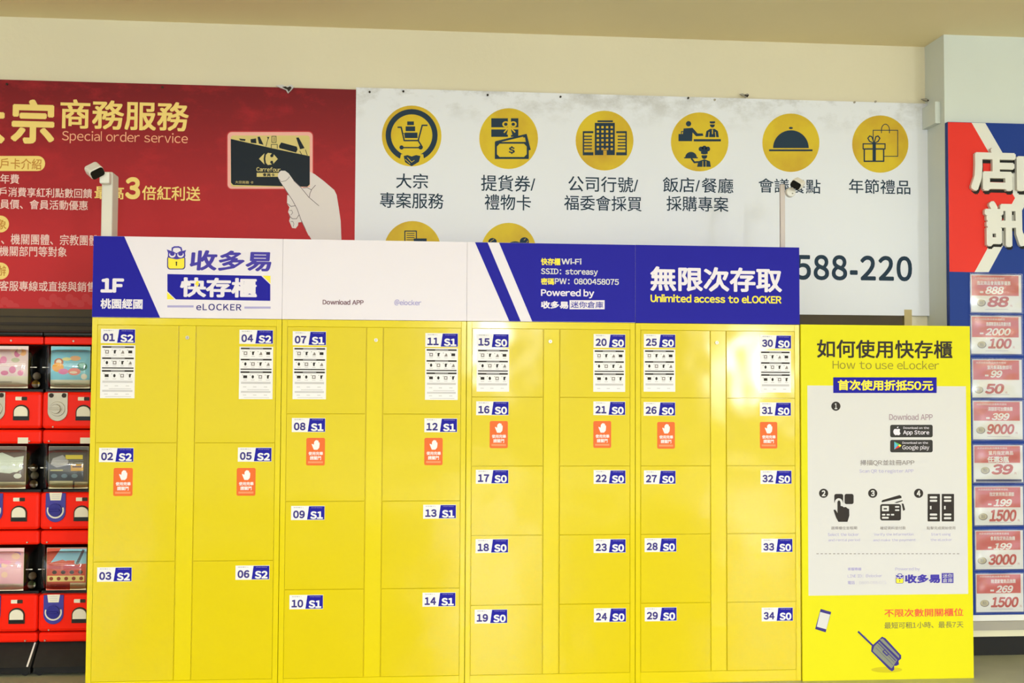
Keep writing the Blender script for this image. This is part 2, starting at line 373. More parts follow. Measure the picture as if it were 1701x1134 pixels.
p.line([(208, 243), (226, 243), (243, 318), (325, 318)], 8, NAVY, 3, K2); p.line([(372, 232), (345, 232), (322, 318), (345, 355)], 8, NAVY, 3, K2); p.line([(228, 358), (340, 358)], 7, NAVY, 3, K2)
p.line([(235, 278), (245, 278), (248, 300), (318, 300)], 4, NAVY, 3, K2)
for q in (228, 336): p.ell(q, 357, 12, 12, NAVY, 3, K2, 16)
p.rect(260, 210, 298, 231, NAVY, 3, K2); p.rect(251, 238, 305, 265, NAVY, 3, K2); p.rect(247, 273, 318, 304, NAVY, 3, K2)
p.build('trolley_icon', wb)
p = disc(844.9, 230.2, 48.8, 50.4)
p.rect(735, 192, 888, 243, NAVY, 1, K2); p.rect(735, 255, 888, 297, NAVY, 1, K2); p.rect(829, 190, 846, 300, ICONY, 2, K2)
for q in (817, 859): p.ell(q, 226, 20, 17, ICONY, 2.4, K2, 20); p.ell(q, 226, 10, 9, NAVY, 2.8, K2, 16)
for q in ((808, 272), (826, 282), (850, 284), (868, 270)): p.line([(838, 240), q], 7, ICONY, 3, K2)
p.poly([(757, 322), (935, 280), (958, 370), (940, 375), (925, 300), (760, 340)], NAVY, 3.2, K2); p.poly([(775, 330), (915, 296), (920, 322), (770, 330)], ICONY, 3.4, K2)
p.rect(755, 326, 947, 422, NAVY, 3.6, K2); p.poly([(782, 336), (920, 336), (935, 352), (935, 396), (920, 411), (782, 411), (767, 396), (767, 352)], ICONY, 4, K2)
p.text('$', 833, 350, 868, 394, NAVY, 5, b=.05, k=K2)
p.build('voucher_icon', wb)
p = disc(1004.2, 233.5, 48, 49.6)
p.rect(1320, 218, 1433, 400, NAVY, 1, K2); p.rect(1335, 204, 1422, 214, NAVY, 1, K2)
for i in range(4):
    for j in range(6): p.rect(1331 + 26 * i, 236 + 24.5 * j, 1344 + 26 * i, 249 + 24.5 * j, ICONY, 2, K2)
p.rect(1360, 366, 1394, 371, ICONY, 2.4, K2); p.rect(1368, 374, 1387, 400, ICONY, 2.4, K2)
for q0, q1, e in ((1252, 1312, 1252), (1441, 1501, 1493)):
    p.rect(q0, 265, q1, 276, NAVY, 1, K2); p.rect(q0, 384, q1, 401, NAVY, 1, K2); p.rect(e, 265, e + 8, 400, NAVY, 1.2, K2)
    for j in range(5): p.rect(q0 + 8, 290 + 18 * j, q1 - 8, 297 + 18 * j, NAVY, 1.4, K2)
p.build('office_icon', wb)
p = disc(1162.2, 235.6, 47.8, 49)
p.ell(172, 177, 12, 12, NAVY, 1, K3, 16); p.poly([(150, 198), (190, 195), (212, 220), (236, 220), (238, 231), (206, 233), (190, 216), (188, 255), (158, 255), (155, 225), (146, 225)], NAVY, 1, K3)
p.rect(127, 223, 171, 255, NAVY, 1.4, K3); p.line([(140, 223), (140, 212), (158, 212), (158, 223)], 4, NAVY, 1.4, K3); p.rect(195, 246, 317, 256, NAVY, 1, K3)
p.ell(279, 182, 11, 12, NAVY, 1, K3, 16); p.rect(267, 166, 291, 174, NAVY, 1.2, K3); p.rect(268, 176, 290, 180, ICONY, 1.6, K3)
p.poly([(247, 237), (252, 210), (268, 200), (290, 200), (304, 210), (308, 237)], NAVY, 1, K3); p.line([(262, 237), (264, 215)], 3, ICONY, 2, K3); p.line([(294, 237), (292, 215)], 3, ICONY, 2, K3); p.line([(279, 222), (279, 204)], 4, ICONY, 2, K3)
for q in (228, 243, 258): p.ell(q, 290 if q != 243 else 286, 11, 11, NAVY, 1, K3, 16)
p.rect(228, 292, 258, 312, NAVY, 1.2, K3); p.rect(228, 314, 258, 318, ICONY, 1.4, K3); p.ell(243, 322, 13, 13, NAVY, 1.1, K3, 16)
p.poly([(210, 370), (216, 345), (243, 336), (268, 345), (272, 370)], NAVY, 1, K3); p.line([(236, 370), (236, 345)], 2.5, ICONY, 2, K3); p.line([(250, 370), (250, 345)], 2.5, ICONY, 2, K3)
p.ell(183, 328, 26, 25, NAVY, 1, K3, 16, 180, 360); p.rect(152, 327, 214, 332, NAVY, 1.2, K3); p.line([(186, 334), (198, 350), (220, 348)], 8, NAVY, 1.3, K3)
p.build('hotel_catering_icon', wb)
p = disc(1313.7, 237, 47.4, 48.5); p.ell(631, 286, 80, 80, NAVY, 1, K3, 32, 180, 360); p.rect(533, 292, 728, 300, NAVY, 1, K3); p.rect(540, 286, 722, 290, ICONY, 1.2, K3); p.ell(631, 196, 9, 5, NAVY, 1, K3, 16); p.build('catering_dome_icon', wb)
p = disc(1462.2, 239.3, 46.7, 47.6); p.line([(1000, 206), (1110, 206), (1110, 323), (1050, 323)], 3.5, NAVY, 1, K3); p.line([(1000, 206), (1000, 255)], 3.5, NAVY, 1, K3); p.arc(1055, 205, 18, 26, 180, 360, 3.5, NAVY, 1, K3); p.line([(1037, 205), (1037, 218)], 3.5, NAVY, 1, K3); p.line([(1073, 205), (1073, 218)], 3.5, NAVY, 1, K3)
p.line([(960, 290), (1047, 290), (1047, 345), (960, 345)], 6, NAVY, 2, K3, True); p.line([(955, 267), (1053, 267), (1053, 290), (955, 290)], 5, NAVY, 2, K3, True); p.rect(997, 267, 1012, 346, NAVY, 2, K3)
for q, a in ((988, -1), (1018, 1)): p.line([(1004, 265), (q - a * 6, 235), (q + a * 4, 232), (q + a * 12, 242), (q + a * 4, 256), (1004, 265)], 5, NAVY, 2, K3)
p.build('gift_icon', wb)
p = disc(685.2, 414, 47, 47); p.line([(247, 829), (312, 829), (312, 900), (247, 900)], 6, NAVY, 1, K2, True)
for j in range(4): p.line([(258, 842 + 12 * j), (300, 842 + 12 * j)], 4, NAVY, 1, K2)
p.rect(297, 871, 370, 892, NAVY, 2, K2); p.build('document_icon', wb)
p = disc(844.9, 417, 46, 47); p.ell(742, 890, 24, 22, NAVY, 1, K2); p.ell(922, 888, 26, 24, NAVY, 1, K2); p.ell(870, 905, 36, 18, NAVY, 1, K2); p.ell(800, 908, 30, 14, NAVY, 1, K2)
for q in ((742, 882), (730, 890), (920, 880), (935, 892)): p.line([q, (q[0] + 8, q[1] - 8)], 2.5, ICONY, 2, K2)
p.build('produce_icon', wb)
for t_, a in (('大宗', (658, 288, 711, 313)), ('專案服務', (631, 320, 737, 346)), ('提貨券/', (799, 291, 889, 318)), ('禮物卡', (805, 323, 882, 349)), ('公司行號/', (944, 293, 1060, 319)), ('福委會採買', (937, 325, 1066, 350)),
              ('飯店/餐廳', (1101, 295, 1218, 320)), ('採購專案', (1107, 326, 1210, 351)), ('會議餐點', (1260, 297, 1363, 321)), ('年節禮品', (1410, 298, 1512, 322))): pr().text(t_, *a, NAVY, b=.006).build('caption_lettering', wb)

pr().text('588-220', 1321, 424, 1515, 466, NAVY, b=.03, gap=.16).build('telephone_lettering', wb)
# nails that hold the banners
nz = 0
for nx_, ny_, own in ((614, 153, wb), (670, 152, wb), (810, 158, wb), (931, 161, wb), (1143, 163, wb), (1187, 166, wb), (1419, 170, wb), (1454, 169, wb), (270, 145, rb), (12, 140, rb)):
    x, z = B.pp(nx_, ny_); mb = MB().cyl((x, z), .006, .764, .772, BRWN2 if nx_ < 1180 else STEEL, 8); mb.build('nail', own)
def scrap(px, py, label, mt, sc=1):
    x, z = B.pp(px, py); V = []; 
    pts = [(-.055, .012), (-.02, .018), (.0, .008), (.03, .02), (.045, .008), (.03, -.012), (.012, -.03), (.0, -.01), (-.03, .0)]
    mb = MB(); mb.prism([(x + a * sc, z + b * sc) for a, b in pts], .758, .769, mt); mb.prism([(x + a * sc * .5 + .01, z + b * sc * .6 - .004) for a, b in pts], .75, .757, BRWN2)
    o = mb.build('torn_tape'); props(o, label, 'tape')
scrap(475, 147, 'crumpled torn tape scrap on the top edge of the red banner', CREAMP)
scrap(1236, 159, 'small torn tape scrap on the top edge of the white banner', GREYP, .55)
scrap(1541, 168, 'dirty torn tape scrap at the right top corner of the white banner', GREYP, .8)

# ------------------------------------------------------------------ lockers
L0 = Plane(0.0); HD = Plane(-.004)
WS = [.9072, .9072, .8519, .8519]; X0 = [0, .9072, 1.8144, 2.6663]
MG, CH = .0264, .041; ZT, ZB = 1.7658, .0558
NL = {'01': (168, 546), '02': (165, 743.5), '03': (161.8, 942), '04': (398, 547.6), '05': (395.4, 743), '06': (391.5, 939), '07': (486.5, 550), '08': (485, 694), '09': (483.8, 840), '10': (481, 988),
      '11': (706.6, 553), '12': (705, 694.5), '13': (703, 838), '14': (702, 984), '15': (791.3, 554), '16': (791, 666.3), '17': (790.5, 780), '18': (790, 895), '19': (788.5, 1012), '20': (986, 554.7), '21': (985.6, 666.5),
      '22': (986, 780.5), '23': (986, 895), '24': (986.5, 1010), '25': (1069.4, 554.7), '26': (1069, 667.5), '27': (1069.5, 781), '28': (1070.7, 893.6), '29': (1071, 1008.5), '30': (1262.5, 556.4), '31': (1262, 668), '32': (1263, 781), '33': (1264.5, 894.4), '34': (1265, 1008.8)}
INS = {'01': (168, 573), '04': (398, 575.5), '07': (487, 576), '11': (706.5, 578), '15': (792, 579), '20': (985.5, 580), '25': (1069, 580), '30': (1262, 582)}
WRN = {'02': (189, 777), '05': (393.5, 777), '08': (509, 727), '12': (705, 727), '16': (813.5, 699), '21': (985.5, 699), '26': (1091.5, 700.5), '31': (1262, 700.5)}
LP = Plane(-.002)
def number_label(num, size, door):
    u, v = L0.pp(*NL[num]); w, h = .162, .0685; P_ = Print(LP, .0004)
    P_.ab([(u, v), (u + w, v), (u + w, v - h), (u, v - h)], LABW, 0)
    P_.ab([(u + w * .53, v - .002), (u + w - .001, v - .002), (u + w - .001, v - h + .002), (u + w * .475, v - h + .002)], PURPLE, .5)
    P_.text(num, u + w * .06, v - h * .32, u + w * .41, v - h * .88, INDIGO, 1, b=.05, k='m', gap=.14)
    P_.text(size, u + w * .57, v - h * .38, u + w * .95, v - h * .93, LABW, 1.5, b=.055, k='m', gap=.12)
    P_.text('快存櫃 E L', u + w * .07, v - h * .07, u + w * .38, v - h * .15, GREYINK, 1, b=0, k='m'); P_.text('storeasy', u + w * .60, v - h * .09, u + w * .93, v - h * .17, LAV, 1, b=0, k='m')
    return P_.build('number_label', door)
proto_ins = {}
def instruction_sticker(num, door, short):
    u, v = L0.pp(*INS[num]); w = .162
    if short in proto_ins:
        o = proto_ins[short].copy(); COL.objects.link(o); o.parent = door; h = .213 if short else .256
        o.location = Vector((u + w / 2, proto_ins['y'], v - h)) - wloc(door); return o
    H = .256; h = .213 if short else H; P_ = Print(LP, .0004)
    P_.ab([(u, v), (u + w, v), (u + w, v - h), (u, v - h)], LABW, 0)
    def bar(f0, f1, mt, a=.04, b=.96, L=.5): P_.ab([(u + w * a, v - H * f0), (u + w * b, v - H * f0), (u + w * b, v - H * f1), (u + w * a, v - H * f1)], mt, L)
    for f0, f1 in ((.02, .05), (.232, .262), (.42, .442), (.47, .502)):
        bar(f0, f1, INK)
        if f0 != .42: bar(f0 + .011, f0 + .02, GREYL, .3, .7, 1)
    for r_, f in enumerate((.125, .33, .575)):
        for c_ in range(4):
            cx = u + w * (.18 + .225 * c_); cz = v - H * f; kind = (r_ * 4 + c_) % 5; s_ = .0085
            if kind == 0: P_.ab([(cx - s_, cz - s_), (cx + s_, cz - s_), (cx + s_, cz + s_), (cx - s_, cz + s_)], GREYINK, .5); P_.ab([(cx - s_ / 2, cz - s_ / 2), (cx + s_ / 2, cz - s_ / 2), (cx + s_ / 2, cz + s_ / 2), (cx - s_ / 2, cz + s_ / 2)], LABW, 1)
            elif kind == 1: P_.ab([(cx - s_ * .5, cz - s_), (cx + s_ * .4, cz - s_), (cx + s_ * .5, cz + s_ * .2), (cx + s_, cz + s_), (cx - s_ * .6, cz + s_)], INK, .5)
            elif kind == 2: P_.ab([(cx - s_, cz - s_), (cx + s_, cz - s_), (cx + s_ * .6, cz + s_ * .4), (cx, cz + s_ * .9), (cx - s_ * .3, cz)], GREYINK, .5)
            elif kind == 3: P_.ab([(cx - s_ * 1.1, cz - s_ * .8), (cx + s_ * 1.1, cz - s_ * .8), (cx + s_ * 1.1, cz + s_ * .8), (cx - s_ * 1.1, cz + s_ * .8)], INK, .5)
            else: P_.ab([(cx + s_ * .7 * cos(a), cz + s_ * sin(a)) for a in [i * pi / 4 for i in range(8)]], INK, .5)
            P_.ab([(cx - .014, cz + .007), (cx - .011, cz + .007), (cx - .011, cz + .010), (cx - .014, cz + .010)], INK, .5)
            P_.ab([(cx - s_, cz - .017), (cx + s_, cz - .017), (cx + s_, cz - .014), (cx - s_, cz - .014)], GREYL, .5)
    bar(.67, .71, GREYL, .06, .94)
    for f in ((.76,) if short else (.76, .915)):
        for a in (.12, .42, .74): bar(f, f + .014, GREYL, a, a + .1)
    if not short: bar(.815, .828, GREYL, .25, .9); bar(.845, .88, GREYL, .06, .94); bar(.965, .975, GREYL, .15, .9)
    o = P_.build('instruction_sticker', door); proto_ins[short] = o; proto_ins['y'] = wloc(o).y; return o
proto_w = []
def warning_sticker(num, door):
    u, v = L0.pp(*WRN[num]); w, h = .0905, .1345
    if proto_w:
        o = proto_w[0].copy(); COL.objects.link(o); o.parent = door; o.location = Vector((u + w / 2, proto_w[1], v - h)) - wloc(door); return o
    P_ = Print(LP, .0004); P_.ab(rrect(u, u + w, v - h, v, .008), ORANGE, 0)
    cx, cz = u + w * .52, v - h * .27
    P_.ab([(cx + a * .0205, cz + b * .024) for a, b in ((-.5, -.9), (.35, -.9), (.75, -.5), (.85, .1), (.85, .55), (.62, .62), (.55, .95), (.3, 1), (.1, 1.08), (-.15, 1.0), (-.3, .85), (-.45, .7), (-.5, .1), (-.75, .25), (-1.05, .3), (-.95, .02), (-.75, -.4))], LABW, .5)
    P_.text('使用完畢', u + w * .12, v - h * .5, u + w * .9, v - h * .63, LABW, 1, b=.03, k='m'); P_.text('請關門', u + w * .2, v - h * .66, u + w * .8, v - h * .8, LABW, 1, b=.03, k='m')
    P_.ab([(u + w * .1, v - h * .85), (u + w * .9, v - h * .85), (u + w * .9, v - h * .92), (u + w * .1, v - h * .92)], ORL, .5)
    o = P_.build('warning_sticker', door); proto_w.append(o); proto_w.append(wloc(o).y); return o
CLAB = ['leftmost yellow locker cabinet with six large doors numbered 01 to 06', 'second yellow locker cabinet from the left with doors numbered 07 to 14',
        'yellow locker cabinet with doors 15 to 24 under the diagonal purple stripes', 'rightmost yellow locker cabinet with doors 25 to 34 under an all purple sign']
nums = [(['01', '02', '03'], ['04', '05', '06'], 'S2'), (['07', '08', '09', '10'], ['11', '12', '13', '14'], 'S1'), (['15', '16', '17', '18', '19'], ['20', '21', '22', '23', '24'], 'S0'), (['25', '26', '27', '28', '29'], ['30', '31', '32', '33', '34'], 'S0')]
LK = [(311.4, 560.6), (624.6, 564.7), (914, 567), (1190.5, 569)]
cabs = []; heads = []
for u_ in range(4):
    x0, w = X0[u_], WS[u_]; g = .0013; D = .55
    t = thing('locker_cabinet', (x0 + w / 2, .27, 0), CLAB[u_], 'locker', 'yellow locker cabinets'); cabs.append(t)
    e = .0012
    MB().box(x0 + e, x0 + w - e, .006, D, .0, 1.80, YEL).build('carcass', t)
    f = MB(); xa, xb = x0 + MG, x0 + w - MG; xc = x0 + w / 2
    f.box(x0 + e, xa, 0, .006, 0, 1.80, YEL); f.box(xb, x0 + w - e, 0, .006, 0, 1.80, YEL); f.box(xa, xb, 0, .006, ZT, 1.80, YEL); f.box(xa, xb, 0, .006, 0, ZB, YEL)
    f.build('frame', t, bevel=.0012)
    MB().box(xc - CH + .002, xc + CH - .002, -.0005, .0058, ZB + .001, ZT - g, YEL).build('centre_panel', t, bevel=.0012)
    lx, lz = L0.pp(*LK[u_]); MB().cyl((lx, lz), .009, -.006, -.0005, STEEL, 20).box(lx - .0012, lx + .0012, -.0065, -.004, lz - .005, lz + .005, BRWN2).build('lock', t)
    for side, col in enumerate(nums[u_][:2]):
        n = len(col); a, b = ((xa, xc - CH) if side == 0 else (xc + CH, xb))
        for r_, num in enumerate(col):
            z1 = ZT - (ZT - ZB) * r_ / n; z0 = ZT - (ZT - ZB) * (r_ + 1) / n
            d = MB().box(a + (g if side == 0 else .002), b - (g if side else .002), -.002, .0057, z0 + g * .9, z1 - g * .9, YELD).build('locker_door', t, bevel=.0015)
            number_label(num, nums[u_][2], d)
            if num in INS: instruction_sticker(num, d, u_ > 1)
            if num in WRN: warning_sticker(num, d)
    hp = MB().box(x0 + .0006, x0 + w - .0006, -.004, .30, 1.8015, 2.196, HWHITE if u_ < 2 else PURPLE).build('header_panel', t)
    if u_ == 2: hp.data.materials[0] = HWHITE
    heads.append(hp)
def hpr(): return Print(HD, .0005)
KH = (150, 380, 5.155); zh0, zh1 = 1.8025, 2.1955
def hx(px, py): return HD.pp(px, py)[0]
P_ = hpr(); P_.ab([(.0008, zh0), (hx(266, 528), zh0), (hx(206.5, 393), zh1), (.0008, zh1)], PURPLE); P_.build('purple_corner', heads[0])
hpr().text('1F', 167, 462, 206, 486, HWHITE, 1, b=.06).build('floor_lettering', heads[0]); hpr().text('桃園經國', 167, 496, 237, 513, HWHITE, 1, b=.03).build('place_lettering', heads[0])
def owl(P_, k):
    P_.line([(702, 185), (703, 165), (720, 156), (755, 155), (776, 163), (782, 185)], 13, VIOLET, 1, k)
    P_.rect(658, 230, 814, 348, INDIGO, 1, k, r=26); P_.rect(667, 236, 805, 340, PYEL, 1.5, k, r=20)
    P_.poly([(655, 176), (683, 186), (705, 192), (738, 208), (772, 192), (795, 188), (821, 181), (812, 205), (815, 235), (800, 250), (740, 262), (680, 250), (664, 240), (666, 205)], VIOLET, 2, k)
    for q in (703, 773): P_.ell(q, 222, 28, 24, HWHITE, 2.5, k, 20); P_.ell(q, 212, 21, 20, VIOLET, 3, k, 20)
    P_.poly([(740, 222), (754, 240), (740, 263), (726, 240)], VIOLET, 3.5, k); P_.ell(738, 287, 7, 7, INK, 2, k, 12); P_.rect(733, 287, 743, 316, INK, 2, k)
P_ = hpr(); owl(P_, KH); P_.build('padlock_logo', heads[0])
hpr().text('收多易', 315, 416, 451, 450, VIOLET, 1, b=.034, sh=.05).build('company_lettering', heads[0])
P_ = hpr(); P_.poly([(278, 455), (434, 458), (449, 472.5), (449, 499.5), (292, 497), (278, 483.5)], PURPLE); P_.poly([(436, 457.6), (449.4, 458), (449.4, 471)], PYEL); P_.poly([(277.6, 485), (290, 497), (277.6, 497)], PYEL)
P_.text('快存櫃', 299, 461, 427, 494, HWHITE, 1, b=.04); P_.poly([(911, 445), (935, 455), (920, 470), (935, 475), (905, 505), (912, 482), (896, 475)], PYEL, 2.5, KH); P_.build('name_plate', heads[0])
P_ = hpr(); P_.text('eLOCKER', 326, 504.5, 401, 515.5, INDIGO, 1, b=.02, gap=.2); P_.rect(278, 507, 321.5, 510.5, LAV); P_.rect(406, 509, 449.5, 512.5, LAV); P_.build('locker_lettering', heads[0])
hpr().text('Download APP', 536, 497.5, 604, 506, BROWNINK, 1, b=.03).build('download_lettering', heads[1]); hpr().text('@elocker', 655, 497.5, 700, 507.5, LAV, 1, b=.03).build('account_lettering', heads[1])
P_ = hpr()
def hs(xt, xb_, xt2, xb2, mt):
    P_.ab([(hx(xb_, 535), zh0), (hx(xb2, 535), zh0), (hx(xt2, 404), zh1), (hx(xt, 404), zh1)], mt)
hs(789, 846, 810, 865, PURPLE)
P_.ab([(hx(884, 535), zh0), (X0[3] - .001, zh0), (X0[3] - .001, zh1), (hx(829, 404), zh1)], PURPLE); P_.build('purple_stripe', heads[2])
P_ = hpr(); P_.text('快存櫃', 898.6, 428.5, 931, 440.5, PYEL, 1, b=.035); P_.text('Wi-Fi', 932.5, 429, 966, 439, CREAMP, 1, b=.035)
P_.text('SSID：storeasy', 898.6, 446, 993, 458.5, CREAMP, 1, b=.03); P_.text('密碼', 898.6, 461.5, 920.5, 473, PYEL, 1, b=.035); P_.text('PW：0800458075', 921.5, 462.5, 1028, 472.5, CREAMP, 1, b=.03); P_.build('wireless_lettering', heads[2])
P_ = hpr(); P_.text('Powered by', 898.6, 480, 987, 495, HWHITE, 1, b=.035); P_.text('收多易', 898.6, 500, 944, 512.5, HWHITE, 1, b=.045); P_.rect(946, 498.5, 1004.3, 513.5, HWHITE, 1); P_.text('迷你倉庫', 948, 500.5, 1002, 511.5, PURPLE, 2, b=.01); P_.build('powered_by_lettering', heads[2])
hpr().text('無限次存取', 1080, 443.5, 1299, 484.5, HWHITE, 1, b=.032).build('slogan_lettering', heads[3])
hpr().text('Unlimited access to eLOCKER', 1080.5, 489.5, 1298, 503, PYEL, 1, b=.035).build('subtitle_lettering', heads[3])

# ------------------------------------------------------------------ camera posts
def rot(cx, cy, cz, rx, ry, rz): return Matrix.Translation((cx, cy, cz)) @ Matrix.Rotation(rz, 4, 'Z') @ Matrix.Rotation(ry, 4, 'Y') @ Matrix.Rotation(rx, 4, 'X')
def rbox_mb(w, d, h, r, mt, M, face=None):
    mb = MB(); mb.prism(rrect(-w / 2, w / 2, -h / 2, h / 2, r), -d / 2, d / 2, mt, M)
    if face: mb.prism(rrect(-w / 2 + .004, w / 2 - .004, -h / 2 + .004, h / 2 - .004, r * .8), -d / 2 - .003, -d / 2, face, M)
    return mb
PO = Plane(.10)
x0, z0 = PO.pp(167, 391); x1, _ = PO.pp(185.5, 391); _, z1 = PO.pp(180, 285)
t = thing('security_camera', ((x0 + x1) / 2, .16, 2.196), 'white security camera with black face on a thick post above the leftmost locker cabinet', 'camera')
MB().box(x0, x1, .10, .23, 2.196, z1, POSTW).build('post', t, bevel=.008)
hxx, hzz = PO.pp(176, 292); MB().box(hxx - .02, hxx + .028, .05, .10, hzz - .045, hzz + .012, CAMW).build('bracket', t, bevel=.006)
hx0, hz0 = PO.pp(161.5, 286.5)
M = rot(hx0, .045, hz0, math.radians(34), math.radians(-32), math.radians(20))
rbox_mb(.072, .075, .05, .016, CAMW, M).build('camera_head', t, bevel=.008)
mb = MB(); mb.prism(rrect(-.033, .033, -.022, .022, .013), -.041, -.0365, BLK, M); mb.build('camera_face', t)
x0, _ = PO.pp(1297, 400); x1, _ = PO.pp(1304.5, 400); _, z1 = PO.pp(1300, 306)
t = thing('security_camera', ((x0 + x1) / 2, .12, 2.196), 'white security camera with black face on a thin post above the rightmost locker cabinet', 'camera')
MB().box(x0 - .001, x1 - .0, .10, .118, 2.196, z1, mat('post_mauve_grey', (206, 192, 188), .45)).build('post', t, bevel=.003)
bx, bz = PO.pp(1312, 320); MB().cyl((bx, bz), .025, .075, .108, CAMW, 28).build('bracket', t, bevel=.006)
MB().cyl((bx + .006, bz - .008), .004, .072, .075, GREYP, 10).build('screw', t)
hx0, hz0 = PO.pp(1319.5, 308); M = rot(hx0, .045, hz0, math.radians(24), math.radians(34), math.radians(-24))
rbox_mb(.058, .07, .042, .013, CAMW, M).build('camera_head', t, bevel=.007)
mb = MB(); mb.prism(rrect(-.026, .026, -.018, .018, .010), -.039, -.034, BLK, M); mb.build('camera_face', t)

# ------------------------------------------------------------------ instruction board
QY = -.012; Q = Plane(QY)
t = thing('instruction_board', (3.97, 0, 0), 'lemon yellow freestanding how to use board right of the lockers', 'sign')
brd = MB().box(3.5205, 4.4205, QY, QY + .02, .0, 1.801, LEMON).build('board_panel', t, bevel=.001)
def q(base=.0006): return Print(Q, base)
KA = (1330, 530, 4.93); KB = (1330, 750, 5.67); KC = (1330, 920, 4.585)
a = Q.pp(1341, 640); b = Q.pp(1605, 640); zb = Q.pp(1475, 987.5)[1]
P_ = q(.0003); P_.ab([(a[0], a[1]), (b[0] - .002, a[1]), (b[0] - .002, zb), (a[0], zb)], CREAMP); P_.build('white_panel', brd)
q().text('如何使用快存櫃', 1357, 564.5, 1582, 595, INK, 1, b=.02).build('title_lettering', brd)
q().text('How to use eLocker', 1383, 598.5, 1560, 613, OLIVE, 1, b=.0).build('subtitle_lettering', brd)
P_ = q(.0012); P_.rect(1384, 626.5, 1555.7, 652.5, PURPLE); P_.text('首次使用折抵50元', 1391.5, 631, 1550, 648.5, PYEL, 1, b=.036); P_.build('discount_plate', brd)
for n_, (cx, cy) in enumerate(((1388.4, 674.4), (1368, 819), (1449.6, 819), (1525.8, 819))):
    P_ = q(.001); P_.ell(cx, cy, 7.6, 7.6, INK, 0); P_.text(str(n_ + 1), cx - (2.2 if n_ == 0 else 3.2), cy - 5, cx + (2.2 if n_ == 0 else 3.2), cy + 5, CREAMP, 1, b=.05); P_.build('step_number', brd)
P_ = q(.001); P_.text('Download APP', 1477, 687, 1549, 697.5, mat('ink_mauve', (164, 134, 146), .6), 1, b=.01); P_.build('download_lettering', brd)
BADGE = mat('badge_black', (48, 44, 40), .5)
P_ = q(.001); P_.rect(1478.6, 705.3, 1549.2, 726, BADGE, 0, r=3); P_.text('Download on the', 840, 880, 1050, 898, HWHITE, 1, b=.01, k=KA); P_.text('App Store', 838, 910, 1052, 952, HWHITE, 1, b=.02, k=KA)
P_.poly([(758, 915), (765, 900), (780, 897), (790, 901), (803, 896), (814, 903), (809, 915), (812, 928), (818, 934), (808, 948), (797, 950), (788, 946), (776, 950), (764, 940), (758, 926)], HWHITE, 1, KA); P_.poly([(787, 893), (790, 882), (800, 878), (797, 889)], HWHITE, 1, KA); P_.build('store_badge', brd)
P_ = q(.001); P_.rect(1478.6, 730.3, 1549.2, 751, BADGE, 0, r=3); P_.text('Download on the', 832, 1002, 1042, 1020, HWHITE, 1, b=.01, k=KA); P_.text('Google play', 832, 1030, 1052, 1076, HWHITE, 1, b=.004, k=KA)
P_.poly([(766, 1002), (798, 1032), (766, 1066)], CYAN, 1, KA); P_.poly([(766, 1002), (812, 1024), (798, 1034)], GREEN, 1.2, KA); P_.poly([(812, 1024), (824, 1034), (812, 1046), (798, 1034)], PYEL, 1.4, KA); P_.poly([(798, 1034), (812, 1046), (766, 1066)], BRED, 1.6, KA); P_.build('store_badge', brd)
P_ = q(.001); P_.text('掃描QR並註冊APP', 1428.8, 763.5, 1518.7, 773.5, GREYINK, 1, b=.008); P_.text('Scan QR to register APP', 1427.5, 779, 1517, 786.5, LAV, 1, b=0); P_.build('scan_lettering', brd)
P_ = q(.001); P_.rect(316, 397, 400, 490, INK, 0, KB, r=18); P_.rect(413, 397, 498, 493, INK, 0, KB, r=18); P_.ell(358, 480, 38, 42, CREAMP, .6, KB, 24)
P_.poly([(345, 475), (350, 462), (360, 458), (370, 463), (375, 478), (376, 510), (392, 513), (405, 522), (425, 520), (440, 532), (456, 540), (458, 600), (448, 635), (440, 660), (355, 660), (335, 625), (322, 590), (308, 548), (325, 545), (340, 565), (346, 578)], INK, 1.2, KB); P_.build('touch_icon', brd)
P_ = q(.001); P_.rect(748, 493, 944, 647, INK, 0, KB, r=20); P_.rect(765, 510, 830, 560, CREAMP, .5, KB, r=6); P_.rect(780, 530, 812, 543, INK, 1, KB)
for a_ in ((888, 512, 928, 526), (888, 543, 928, 557), (765, 585, 797, 600), (808, 585, 838, 600), (850, 585, 880, 600), (765, 613, 828, 630)): P_.rect(*a_, CREAMP, .5, KB, r=5)
P_.poly([(760, 470), (770, 455), (930, 408), (948, 418), (950, 436), (765, 476)], INK, 0, KB); P_.poly([(880, 478), (960, 455), (958, 466), (905, 482)], INK, 0, KB); P_.poly([(950, 486), (968, 490), (983, 545), (965, 558)], INK, 0, KB); P_.build('payment_icon', brd)
P_ = q(.001)
for o_ in (0, 133):
    P_.rect(1195 + o_, 397, 1311 + o_, 656, INK, 0, KB, r=5)
    for yy in (420, 452, 582, 616): P_.rect(1215 + o_, yy, 1285 + o_, yy + 19, CREAMP, .5, KB, r=8)
    P_.rect(1217 + o_, 510, 1231 + o_, 542, CREAMP, .5, KB)
P_.build('locker_icon', brd)
P_ = q(.001)
for s_, a_ in (('選擇櫃位並租期', (285, 703, 530, 733)), ('確認資料並付款', (748, 703, 988, 733)), ('點擊完成開始使用', (1187, 703, 1455, 733))): P_.text(s_, *a_, GREYINK, 1, b=.0, k=KB)
for s_, a_ in (('Select the locker', (255, 764, 548, 793)), ('and rental period', (260, 818, 557, 848)), ('Verify the information', (690, 764, 1062, 796)), ('and make the payment', (682, 818, 1083, 848)), ('Start using', (1228, 764, 1412, 796)), ('the eLocker', (1222, 815, 1425, 840))): P_.text(s_, *a_, LAV, 1, b=.0, k=KB)
P_.build('step_lettering', brd)
P_ = q(.001)
for i in range(35): P_.rect(148 + i * 38.9, 957, 170 + i * 38.9, 963, GREYINK, 0, KB)
P_.build('dashed_line', brd)
